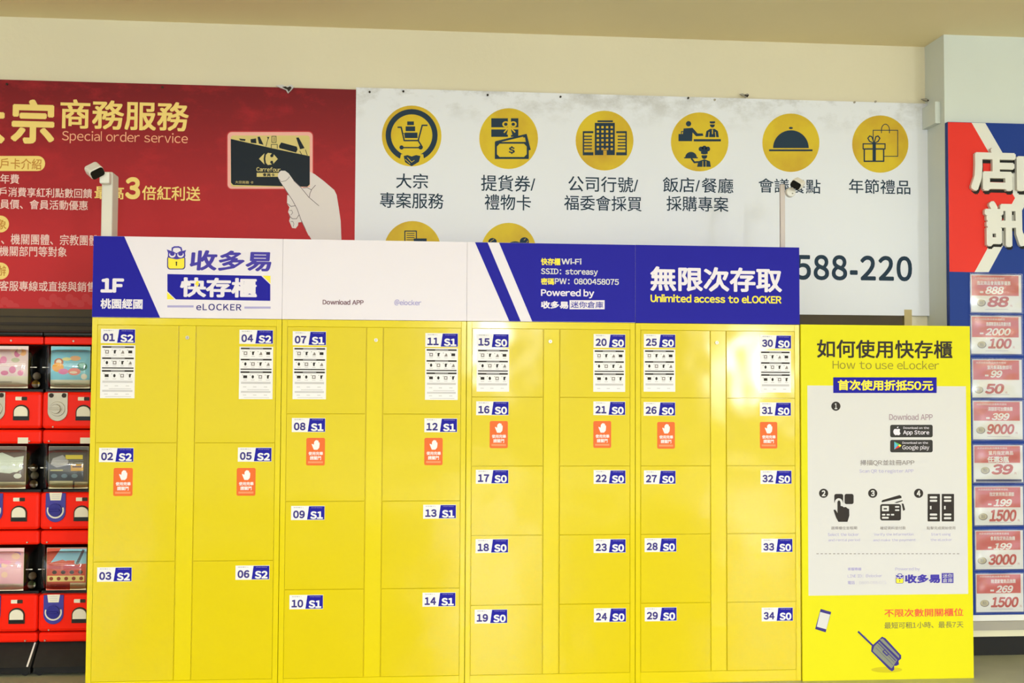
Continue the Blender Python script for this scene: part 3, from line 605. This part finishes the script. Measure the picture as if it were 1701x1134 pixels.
P_ = q(.001); P_.text('客服專線', 358, 101, 462, 125, LAV, 1, b=.02, k=KC); P_.text('LINE ID：@elocker', 358, 152, 620, 178, LAV, 1, b=0, k=KC); P_.text('電話', 358, 203, 412, 230, LAV, 1, b=.01, k=KC); P_.text('：0800-088-075', 420, 205, 650, 228, LAVG, 1, b=.0, k=KC); P_.text('Powered by', 720, 100, 907, 130, LAV, 1, b=0, k=KC); P_.build('contact_lettering', brd)
P_ = q(.001)
sc_ = 5.155 * 29.5 / 12.6 * 1.0; owl(P_, (1487.5 - 655 / sc_, 952.2 - 150 / sc_, sc_)); P_.build('padlock_logo', brd)
P_ = q(.001); P_.text('收多易', 792, 153, 1062, 221, VIOLET, 1, b=.05, k=KC); P_.rect(1074, 144, 1163, 220, VIOLET, 0, KC); P_.text('迷你', 1081, 149, 1156, 181, CREAMP, 1, b=.0, k=KC); P_.text('倉庫', 1081, 184, 1156, 216, CREAMP, 1, b=.0, k=KC); P_.build('company_lettering', brd)
P_ = q(); P_.text('不限次數開關櫃位', 637, 414, 1239, 476, RINK, 1, b=.018, k=KC); P_.build('unlimited_lettering', brd)
P_ = q(); P_.text('最短可租1小時、最長7天', 637, 514, 1239, 564, mat('ink_drab', (138, 128, 70), .6), 1, b=.01, k=KC); P_.build('duration_lettering', brd)
P_ = q()
P_.ell(655, 880, 118, 22, SHY, 0, KC); 
P_.poly([(620, 628), (645, 640), (765, 770), (765, 795), (745, 812), (748, 840), (730, 850), (712, 850), (712, 880), (695, 892), (672, 878), (536, 740), (540, 700)], INDIGO, 1, KC)
P_.poly([(600, 648), (625, 642), (750, 775), (748, 792), (610, 660)], SUITG, 1.6, KC); P_.poly([(560, 700), (598, 665), (735, 805), (700, 860), (690, 870), (548, 738)], SUITG, 1.6, KC); P_.line([(585, 672), (722, 812)], 6, INDIGO, 2, KC)
for e_ in (0, 22, 44): P_.line([(572 + e_ * .6, 712 - e_ * .8), (700 + e_ * .6, 842 - e_ * .8)], 2.5, INDIGO, 2, KC)
P_.line([(625, 742), (655, 772), (668, 760), (640, 728)], 7, INDIGO, 2.5, KC, True); P_.line([(440, 592), (552, 700)], 14, INDIGO, 1, KC); P_.line([(480, 620), (500, 640)], 6, SUITG, 1.6, KC); P_.build('suitcase_picture', brd)
P_ = q(); P_.poly([(152, 417), (232, 440), (190, 595), (110, 570)], INDIGO, 1, KC); P_.poly([(148, 440), (224, 460), (195, 572), (122, 552)], CREAMP, 1.6, KC); P_.build('phone_picture', brd)

# ------------------------------------------------------------------ price board on the column
RY = .508; R = Plane(RY)
t = thing('price_board', (4.9, .53, .24), 'red white and blue price board with raised white characters on the column', 'sign')
bl = 4.5605; bd = MB().box(bl, 5.45, RY, .543, .222, 2.988, BBLUE).build('board_panel', t)
P_ = Print(R, .0004)
def zc(v): return max(.224, min(2.9865, v))
def rp(pts, mt, L=0):
    P_.ab([(max(bl + .0005, min(5.449, R.pp(*q_)[0])), zc(R.pp(*q_)[1])) for q_ in pts], mt, L)
rp([(1574, 200), (1613.9, 200), (1686, 329), (1618.8, 452), (1574, 451)], BRED)
rp([(1613.9, 200), (1636.6, 200), (1709, 329), (1642.3, 452), (1618.8, 452), (1686, 329)], PWH)
P_.build('coloured_field', t)
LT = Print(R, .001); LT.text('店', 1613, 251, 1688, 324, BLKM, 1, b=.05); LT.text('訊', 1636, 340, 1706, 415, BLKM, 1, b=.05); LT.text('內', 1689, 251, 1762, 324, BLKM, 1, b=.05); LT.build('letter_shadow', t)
for ch, a_ in (('店', (1609, 246, 1684, 319)), ('訊', (1632, 335, 1702, 411)), ('內', (1685, 246, 1758, 319))):
    LT = Print(R, .001); LT.text(ch, *a_, PWH, 2, b=.045, ext=.012, dh=.012); LT.build('raised_character', t)
CARDS = [((1612.6, 456.4, 1697, 518.5), 458, 491, '888', (1636.6, 475.5, 1667.7, 488.6), '88', (1640, 492, 1676, 510), 'uppermost'),
         ((1613, 525, 1697, 587.5), 526, 560, '2000', (1636.6, 545, 1679, 557), '100', (1641, 562, 1680.5, 579), ''), ((1615, 597, 1698, 660), 598, 630.5, '99', (1645, 615, 1665, 627), '50', (1636, 637, 1668, 654), ''),
         ((1616, 666, 1699, 729.5), 667, 698.5, '399', (1647, 685.8, 1677, 697.6), '9000', (1639, 704, 1685, 721), ''), ((1617, 739.4, 1699.5, 800.8), 740, 768.5, '任選3瓶', (1640, 757.5, 1676, 768), '39', (1646.6, 770.6, 1683, 788), ''),
         ((1618.5, 807.8, 1700, 872), 808.5, 842.5, '199', (1650, 828.6, 1681, 840.8), '1500', (1643, 846, 1688.5, 866), ''), ((1620, 880.7, 1700, 945), 881.8, 913, '199', (1650, 901.6, 1681, 912.7), '3000', (1641.5, 920, 1688.5, 938), ''),
         ((1621, 952.6, 1700.5, 1016), 953, 985, '269', (1654, 972, 1683, 984), '1500', (1645.6, 991, 1692, 1008.5), 'lowest')]
CY = RY - .004; CPl = Plane(CY)
SMALL = ['指定商品會員獨享優惠', '換購精選商品限量供應', '當月集滿點數即可', '滿額即可加價換購', '當月指定商品', '指定家用商品滿額', '會員指定商品換購', '精選家電商品換購']
for i, (bx_, ry0, ry1, n1, b1, n2, b2, pos) in enumerate(CARDS):
    u0, v1 = CPl.pp(bx_[0], bx_[1]); u1, v0 = CPl.pp(bx_[2], bx_[3]); v1 = CPl.pp((bx_[0] + bx_[2]) / 2, bx_[1])[1]; v0 = CPl.pp((bx_[0] + bx_[2]) / 2, bx_[3])[1]
    lab = 'price card reading %s in large red digits, %s on the blue board' % (n2, ['uppermost', 'second from the top', 'third from the top', 'fourth from the top', 'fourth from the bottom', 'third from the bottom', 'second from the bottom', 'lowest'][i])
    ct = thing('price_card', ((u0 + u1) / 2, CY, v0), lab, 'price card', 'price cards on the blue board')
    cd = MB().box(u0, u1, CY, RY - .0012, v0, v1, PWH).build('card', ct)
    P_ = Print(CPl, .0004); w_ = bx_[2] - bx_[0]; x_ = bx_[0]
    P_.ab([(u0 + .004, v1 - .004), (u1 - .016, v1 - .004), (u1 - .016, CPl.pp(x_ + 40, ry1)[1]), (u0 + .004, CPl.pp(x_ + 40, ry1)[1])], PRED, 0)
    P_.text('大宗商務點數換購專用價格', x_ + 6, ry0 + 2.5, x_ + 56, ry0 + 6, PWH, 1, b=.0); P_.text(SMALL[i], x_ + (10 if i == 0 else 25), ry0 + 8.5, x_ + (66 if i == 0 else 66), ry0 + 15.5, PWH, 1, b=.025)
    P_.text(n1, *b1, PWH, 1, b=.045, sh=.25 if i != 4 else 0); P_.text(n2, *b2, PREDT, 1, b=.05, sh=.2)
    if i != 4: P_.rect(b1[0] - 9, b1[3] - 5, b1[0] - 3, b1[3] - 2, PWH, 1)
    P_.text('元', b2[2] + 1.5, b2[3] - 4, b2[2] + 5.5, b2[3] - .5, PREDT, 1, b=0)
    cx_ = b2[0] - 10; cy_ = (b2[1] + b2[3]) / 2 + 2; P_.ell(cx_, cy_, 7.5, 5.8, GREYINK, .5); P_.ell(cx_ - .4, cy_ - .6, 6.6, 5, COIN, 1); P_.text('點', cx_ - 3.5, cy_ - 3.4, cx_ + 3, cy_ + 2.4, GREYINK, 1.5, b=0)
    P_.rect(x_ + 24, bx_[3] - 5.5, x_ + 62, bx_[3] - 4.2, GREYL, .5)
    if i == 4: P_.rect(x_ + 4, bx_[3] - 5, x_ + 80, bx_[3] - 1, BNAVY, 1)
    P_.build('card_print', cd)
    V = []; F = []; nx_, nz_ = 16, 12; rnd = random.Random(i)
    ph = [rnd.uniform(0, 6) for _ in range(4)]
    for jz in range(nz_ + 1):
        for jx in range(nx_ + 1):
            fx, fz = jx / nx_, jz / nz_; edge = min(fx, 1 - fx, fz, 1 - fz); bulge = min(1, edge * 5)
            V.append((u0 - .008 + (u1 - u0 + .016) * fx, CY - .0035 - bulge * (.003 + .002 * sin(fx * 9 + ph[0] + fz * 5) + .0015 * sin(fz * 13 + ph[1] - fx * 4)), v0 - .008 + (v1 - v0 + .016) * fz))
    for jz in range(nz_):
        for jx in range(nx_): a_ = jz * (nx_ + 1) + jx; F.append((a_, a_ + 1, a_ + nx_ + 2, a_ + nx_ + 1))
    mesh_obj('sleeve', V, F, None, [SLEEVE], ct, smooth=True)
# low stand below the board
t = thing('display_plinth', (4.95, .5, 0), 'low grey display plinth with cream strip and black recess at the column foot', 'plinth')
zz = [R.pp(1660, y_)[1] for y_ in (1021, 1030, 1044, 1055)]
MB().box(4.40, 5.45, .5, .543, zz[1], .2215, PWH).build('white_strip', t); MB().box(4.40, 5.45, .47, .543, zz[2], zz[1], GREYP).build('grey_lip', t); MB().box(4.40, 5.45, .48, .543, zz[3], zz[2], CREAMM).build('cream_strip', t); MB().box(4.42, 5.45, .50, .543, 0, zz[3], BLKM).build('black_recess', t)
# white wire curl hanging at the column edge
V = []; F = []; cx_, cz_ = Plane(.6).pp(1569.5, 265); n_ = 90
for i in range(n_):
    tt = i / (n_ - 1); a_ = tt * 5 * pi; r_ = .012 * (1 - .3 * tt); c_ = Vector((cx_ - .01 + r_ * cos(a_), .60 + .006 * sin(a_ * 2), cz_ + .055 - tt * .11 + .006 * sin(a_)))
    for j in range(6): b_ = j * pi / 3; V.append((c_.x + .0028 * cos(b_), c_.y + .0028 * sin(b_) * .7, c_.z + .0028 * sin(b_)))
for i in range(n_ - 1):
    for j in range(6): F.append((i * 6 + j, i * 6 + (j + 1) % 6, (i + 1) * 6 + (j + 1) % 6, (i + 1) * 6 + j))
props(mesh_obj('wire_curl', V, F, None, [CAMW], smooth=True), 'small curled white wire at the left edge of the column', 'wire')

# ------------------------------------------------------------------ capsule machines
SC = .003072; GX = -.3545; ZR = [1.169, .650, .1285]; PX = .3135; GYF = .46
def card_art(kind, cx, z0, z1, w, y, parent):
    """abstract product picture on the display card"""
    pl_ = Plane(y); P_ = Print(pl_, .0003); h = z1 - z0; rnd = random.Random(kind * 11 + 3)
    def C(r, g, b): return mat('card_%d_%d_%d' % (r, g, b), (r, g, b), .5)
    def R_(a, b, c, d, mt, L=.5): P_.ab([(cx + (a - .5) * w, z0 + b * h), (cx + (c - .5) * w, z0 + b * h), (cx + (c - .5) * w, z0 + d * h), (cx + (a - .5) * w, z0 + d * h)], mt, L)
    def E_(a, b, ra, rb_, mt, L=1, n=18): P_.ab([(cx + (a - .5) * w + ra * w * cos(2 * pi * i / n), z0 + b * h + rb_ * h * sin(2 * pi * i / n)) for i in range(n)], mt, L)
    base = [C(240, 214, 214), C(136, 206, 226), C(120, 104, 96), C(96, 92, 90), C(244, 190, 196), C(210, 90, 70)][kind]
    R_(0, 0, 1, 1, base, 0)
    if kind == 0:
        for i in range(16): E_(rnd.uniform(.1, .9), rnd.uniform(.35, .9), rnd.uniform(.05, .11), rnd.uniform(.05, .09), C(*rnd.choice([(240, 150, 190), (250, 190, 130), (200, 200, 170), (246, 224, 210), (226, 130, 170)])), 1 + i * .1)
        R_(.0, .0, 1, .28, C(232, 224, 200)); R_(.1, .12, .6, .16, C(190, 180, 160), 1)
    if kind == 1:
        R_(0, 0, 1, .2, C(236, 226, 196)); E_(.2, .62, .12, .1, C(206, 120, 90), 1); E_(.2, .63, .07, .06, C(250, 230, 210), 1.2); E_(.18, .5, .15, .11, C(250, 170, 50), 1.4); E_(.32, .4, .13, .07, C(230, 120, 170), 1.8)
        E_(.6, .4, .16, .09, C(240, 130, 110), 2); E_(.58, .38, .1, .03, C(250, 220, 190), 2.2); E_(.62, .72, .14, .06, C(250, 190, 140), 1); E_(.4, .7, .12, .04, C(240, 230, 160), 1.2); E_(.8, .52, .13, .1, C(60, 130, 110), 1.6); E_(.8, .55, .09, .06, C(130, 200, 190), 1.8); E_(.85, .28, .08, .07, C(240, 230, 210), 2); R_(.1, .08, .5, .1, C(200, 190, 160), 1)
    if kind == 2:
        P_.ab([(cx + (a - .5) * w, z0 + b * h) for a, b in ((.02, .45), (.05, .78), (.4, .86), (.7, .74), (.95, .78), (.9, .45), (.6, .36), (.2, .4))], C(220, 226, 208), 1)
        for i in range(8): E_(.15 + .1 * i, .45 + .05 * (i % 2), .08, .06, C(226, 230, 216), 1.2 + .1 * i)
        E_(.8, .3, .1, .06, C(230, 230, 216), 2.2); R_(0, 0, 1, .16, C(236, 222, 184))
    if kind == 3:
        P_.ab([(cx + (a - .5) * w, z0 + b * h) for a, b in ((.04, .58), (.1, .72), (.35, .8), (.5, .66), (.46, .55), (.2, .5))], C(176, 172, 170), 1); R_(.42, .7, .86, .8, C(238, 216, 80), 1); R_(.56, .42, .88, .58, C(226, 168, 40), 1); R_(.6, .5, .84, .54, C(120, 80, 30), 1.4)
        R_(.02, .2, .9, .4, C(70, 74, 84), 1); R_(.02, 0, .62, .18, C(238, 226, 176)); R_(.66, 0, 1, .16, C(230, 214, 170)); R_(.04, .42, .36, .45, C(200, 190, 130), 1)
        for i in range(3): E_(.14 + .26 * i, .3, .08, .05, C(110, 130, 140), 1.4)
    if kind == 4:
        for i in range(12): E_(rnd.uniform(.1, .9), rnd.uniform(.35, .92), rnd.uniform(.06, .12), rnd.uniform(.04, .08), C(*rnd.choice([(250, 170, 200), (240, 200, 230), (250, 210, 180), (220, 140, 180), (200, 160, 210)])), 1 + i * .1)
        R_(0, 0, 1, .16, C(230, 214, 190))
    if kind == 5:
        P_.ab([(cx + (a - .5) * w, z0 + b * h) for a, b in ((.1, .65), (.35, .98), (1, .98), (1, .62), (.7, .6), (.4, .72))], C(150, 206, 226), 1); R_(.42, .42, .9, .62, C(200, 50, 40), 1.4); R_(.06, .5, .36, .62, C(190, 56, 44), 1.4); R_(.5, .62, .7, .7, C(220, 80, 60), 1.4)
        P_.ab([(cx + (a - .5) * w, z0 + b * h) for a, b in ((.72, .6), (.9, .96), (.96, .94), (.8, .6))], C(90, 96, 110), 1.6)
        for i in range(4): E_(.2 + .22 * i, .42, .06, .045, C(60, 40, 36), 1.8)
        R_(.02, .2, .96, .34, C(240, 214, 130), 1)
        for i in range(5): E_(.12 + .19 * i, .27, .05, .045, C(150, 60, 40), 1.4)
        R_(.1, .04, .6, .15, C(200, 66, 50), 1); R_(.6, 0, 1, .17, C(236, 214, 170), .8)
    return P_.build('card_picture', parent)
CAPC = [[(206, 170, 80), (220, 214, 190)], [(210, 150, 120), (220, 214, 200)], [(150, 130, 90), (206, 200, 170), (110, 96, 60)], [(110, 160, 90), (190, 60, 40)], [(120, 140, 100), (190, 180, 150)], [(160, 120, 80), (120, 90, 60)]]
CNAME = [['brown', 'cream'], ['pinkish', 'white'], ['khaki', 'pale', 'dark brown'], ['green', 'red'], ['grey green', 'beige'], ['brown', 'dark brown']]
names = ['upper left', 'upper right', 'middle left', 'middle right', 'lower left', 'lower right']
desc = ['pink and white bubble card', 'pale blue card', 'fluffy white pouch card', 'dark card with yellow panels', 'pink card', 'red and blue vehicle card']
def uv_ball(c, r, mt, mt2):
    V = []; F = []; MI = []; n, k_ = 14, 10
    for j in range(k_ + 1):
        for i in range(n): a_ = 2 * pi * i / n; b_ = pi * j / k_; V.append((c[0] + r * sin(b_) * cos(a_), c[1] + r * sin(b_) * sin(a_), c[2] + r * cos(b_)))
    for j in range(k_):
        for i in range(n): F.append((j * n + i, (j + 1) * n + i, (j + 1) * n + (i + 1) % n, j * n + (i + 1) % n)); MI.append(0 if j < k_ / 2 else 1)
    return V, F, MI, [mt, mt2]
for r_ in range(3):
    for c_ in range(2):
        idx = r_ * 2 + c_; x0 = GX + (c_ - 1) * PX; zb = ZR[r_]; w = PX - .006
        lab = 'red capsule machine with a %s, %s' % (desc[idx], {0: 'left in the top row', 1: 'right in the top row', 2: 'left in the middle row', 3: 'right in the middle row', 4: 'left in the bottom row', 5: 'right in the bottom row'}[idx])
        t = thing('capsule_machine', (x0 + w / 2, .6, zb if r_ < 2 else .15), lab, 'vending machine', 'red capsule machines')
        zl = zb + .001 if r_ < 2 else .152
        def X(px): return x0 + (px - 66) * SC
        def Z(py): return zb + (738 - py) * SC
        low = MB(); low.box(x0, x0 + w, GYF + .012, .76, zl, Z(714), GRED); low.build('lower_rail', t, bevel=.012)
        bd = MB().box(x0 - .001, x0 + w + .001, GYF, .76, Z(712), Z(650), GRED).build('body', t, bevel=.016)
        hs_ = MB(); hs_.box(x0 + .004, x0 + w - .004, .60, .76, Z(650), Z(570), BLK); hs_.box(x0 + .004, x0 + w - .004, .50, .60, Z(650) - .001, Z(646), BLK); hs_.build('drum_back', t)
        if r_ == 0:
            MB().box(x0, x0 + w, GYF + .01, .76, Z(570), Z(557) , GRED).build('top_rail', t, bevel=.006)
            MB().box(x0 - .002, x0 + w + .002, GYF - .005, .765, Z(557), Z(548), BLK).build('top_cap', t, bevel=.01)
        # clear drum
        V = []; F = []; nx_, nz_ = 22, 18; ua, ub = X(63) , X(157); va, vb = Z(650), Z(571)
        for jz in range(nz_ + 1):
            for jx in range(nx_ + 1):
                fx = -1 + 2 * jx / nx_; fz = -1 + 2 * jz / nz_
                fx = math.copysign(abs(fx) ** .6, fx); fz = math.copysign(abs(fz) ** .7, fz)
                bul = max(0, 1 - abs(fx) ** 5) ** .5 * max(0, 1 - abs(fz) ** 2.6) ** .5
                V.append((ua + (ub - ua) * (fx + 1) / 2, .56 - .135 * bul, va + (vb - va) * (fz + 1) / 2))
        for jz in range(nz_):
            for jx in range(nx_): a_ = jz * (nx_ + 1) + jx; F.append((a_, a_ + 1, a_ + nx_ + 2, a_ + nx_ + 1))
        mesh_obj('clear_drum', V, F, None, [CLEAR], t, smooth=True)
        sm = MB(); sm.box(ua + .002, ua + .036, .470, .476, Z(609.5), Z(608), CAMW); sm.box(ub - .034, ub - .002, .470, .476, Z(609.5), Z(608), CAMW); sm.build('drum_seam', t)
        cw = (142 - 77) * SC; ccx = X(109.5)
        cd = MB().box(ccx - cw / 2, ccx + cw / 2, .474, .478, Z(644), Z(573), GWHITE).build('display_card', t)
        card_art(idx, ccx, Z(644) + .001, Z(573) - .001, cw - .002, .474, cd)
        # coin dial
        dx = X(91.5); dz = Z(676)
        pts = [(dx - .05, Z(651)), (dx - .05, dz)] + [(dx + .05 * cos(pi + pi * i / 12), dz - .022 + .05 * sin(pi + pi * i / 12)) for i in range(13)] + [(dx + .05, dz), (dx + .05, Z(651))]
        dp = MB().prism(pts[::-1], GYF - .008, GYF + .002, STEEL if r_ == 0 else GBLUE).build('dial_plate', t, bevel=.002)
        kn = MB()
        if r_ == 0:
            kn.cyl((dx, dz - .008), .038, GYF - .014, GYF - .008, STEEL, 24); kn.cyl((dx - .005, dz - .008), .024, GYF - .03, GYF - .014, STEEL, 24); kn.box(dx - .034, dx + .02, GYF - .04, GYF - .03, dz - .012, dz - .002, STEEL)
            kn.cyl((dx - .032, Z(656)), .012, GYF - .012, GYF - .008, BRWN2, 16); kn.cyl((dx + .032, Z(656)), .012, GYF - .012, GYF - .008, BRWN2, 16)
        else:
            kn.cyl((dx, dz - .008), .033, GYF - .022, GYF - .008, mat('dial_knob_blue', (44, 40, 130), .3), 24); kn.box(dx - .026, dx + .026, GYF - .032, GYF - .022, dz - .013, dz - .004, mat('dial_knob_blue', (44, 40, 130), .3))
        kn.build('dial_knob', t, bevel=.0015)
        DP = Print(Plane(GYF - .008), .0005)
        if r_ > 0:
            n_ = 18; A_ = [math.radians(20 - 220 * i / n_) for i in range(n_ + 1)]
            DP.ab([(dx + .043 * cos(a_), dz - .010 + .043 * sin(a_)) for a_ in A_] + [(dx + .035 * cos(a_), dz - .010 + .035 * sin(a_)) for a_ in A_[::-1]], GWHITE, 0)
            DP.ab([(dx - .032, Z(650)), (dx + .032, Z(650)), (dx + .026, Z(663)), (dx - .026, Z(663))], GWHITE, 0)
            for j in range(3): DP.ab([(dx - .02, Z(653 + 3 * j)), (dx + .02, Z(653 + 3 * j)), (dx + .02, Z(654 + 3 * j)), (dx - .02, Z(654 + 3 * j))], GREYL, 1)
            DP.build('dial_print', t)
        # chute
        qx = X(134); ca = MB(); hw = .040
        arch = [(qx - hw, Z(698)), (qx + hw, Z(698)), (qx + hw, Z(684))] + [(qx + hw * cos(pi * i / 12), Z(684) + .038 * sin(pi * i / 12)) for i in range(1, 12)] + [(qx - hw, Z(684))]
        ca.prism(arch, GYF - .006, GYF + .004, BRWN2); ca.build('chute_frame', t, bevel=.001)
        hw2 = .034
        arch = [(qx - hw2, Z(691)), (qx + hw2, Z(691)), (qx + hw2, Z(684))] + [(qx + hw2 * cos(pi * i / 12), Z(684) + .030 * sin(pi * i / 12)) for i in range(1, 12)] + [(qx - hw2, Z(684))]
        MB().prism(arch, GYF - .010, GYF - .006, GWHITE).build('chute_flap', t)
        MB().box(qx - hw2, qx + hw2, GYF - .009, GYF - .006, Z(697), Z(691), BLK).build('chute_mouth', t)
        SP = Print(Plane(GYF), .0006); SP.ab(rrect(X(124), X(137), Z(664.5), Z(658.5), .003), GWHITE, 0); SP.ab(rrect(X(134), X(143), Z(664.5), Z(658.5), .003), BRWN2, .5); SP.build('price_sticker', t)
        sc2 = MB()
        for sx_, sz_ in ((X(84), Z(709)), (X(78), Z(733)), (X(148), Z(733))): sc2.cyl((sx_, sz_ if sz_ > zl + .004 else sz_ + .02), .004, GYF - .003, GYF + .014, STEEL, 10)
        sc2.build('screw', t)
        if r_ == 0:
            SP = Print(Plane(GYF + .012), .0006); SP.ab([(X(128), Z(737)), (X(145), Z(737)), (X(145), Z(727)), (X(128), Z(727))], GWHITE, 0); SP.build('paper_sticker', t)
            MB().cyl((X(114), Z(564)), .005, GYF + .006, GYF + .014, STEEL, 10).build('top_screw', t)
        for j, col_ in enumerate(CAPC[idx]):
            cc = (X(150) - .001 * j, .53 + .02 * (j % 2), Z(640) + .005 + j * .042 + .004)
            o = mesh_obj('toy_capsule', *uv_ball(cc, .021, mat('capsule_%d_%d_%d' % col_, col_, .25), mat('capsule_pale', (214, 208, 190), .25)), smooth=True)
            props(o, '%s toy capsule, %s in the drum of the %s machine' % (CNAME[idx][j], ['lowest', 'second', 'uppermost'][j], names[idx]), 'capsule', 'toy capsules in the machine drums')
# stands
for c_ in range(2):
    x0 = GX + (c_ - 1) * PX; w = PX - .01
    t = thing('machine_stand', (x0 + w / 2, .58, 0), 'black sloping floor stand under the %s column of red capsule machines' % ('right' if c_ else 'left'), 'stand', 'black stands under the capsule machines')
    zt_ = .148
    V = [(x0, .50, zt_), (x0 + w, .50, zt_), (x0 + w, .76, zt_), (x0, .76, zt_), (x0, .385, .045), (x0 + w, .385, .045), (x0 + w, .76, .045), (x0, .76, .045)]
    mesh_obj('sloping_top', V, [(0, 1, 2, 3), (4, 5, 1, 0), (5, 6, 2, 1), (7, 4, 0, 3), (6, 7, 3, 2), (4, 7, 6, 5)], None, [SLOPE], t)
    MB().box(x0 + .002, x0 + w - .002, .39, .74, .012, .045, BLK).build('front_rail', t)
    for q_ in (.03, w - .03): MB().cyl((x0 + q_, .018), .018, .40, .43, BLK, 16).build('caster', t)
    e0 = Vector((x0 + w - .012, .499, zt_ - .004)); e1 = Vector((x0 + w - .016, .3845, .048)); s_ = Vector((.004, 0, 0)); u_ = Vector((0, -.002, .003))
    mesh_obj('white_edge_strip', [e0 - s_, e0 + s_, e1 + s_, e1 - s_, e0 - s_ + u_, e0 + s_ + u_, e1 + s_ + u_, e1 - s_ + u_], [(0, 1, 2, 3), (7, 6, 5, 4), (0, 4, 5, 1), (1, 5, 6, 2), (2, 6, 7, 3), (3, 7, 4, 0)], None, [CAMW], t)
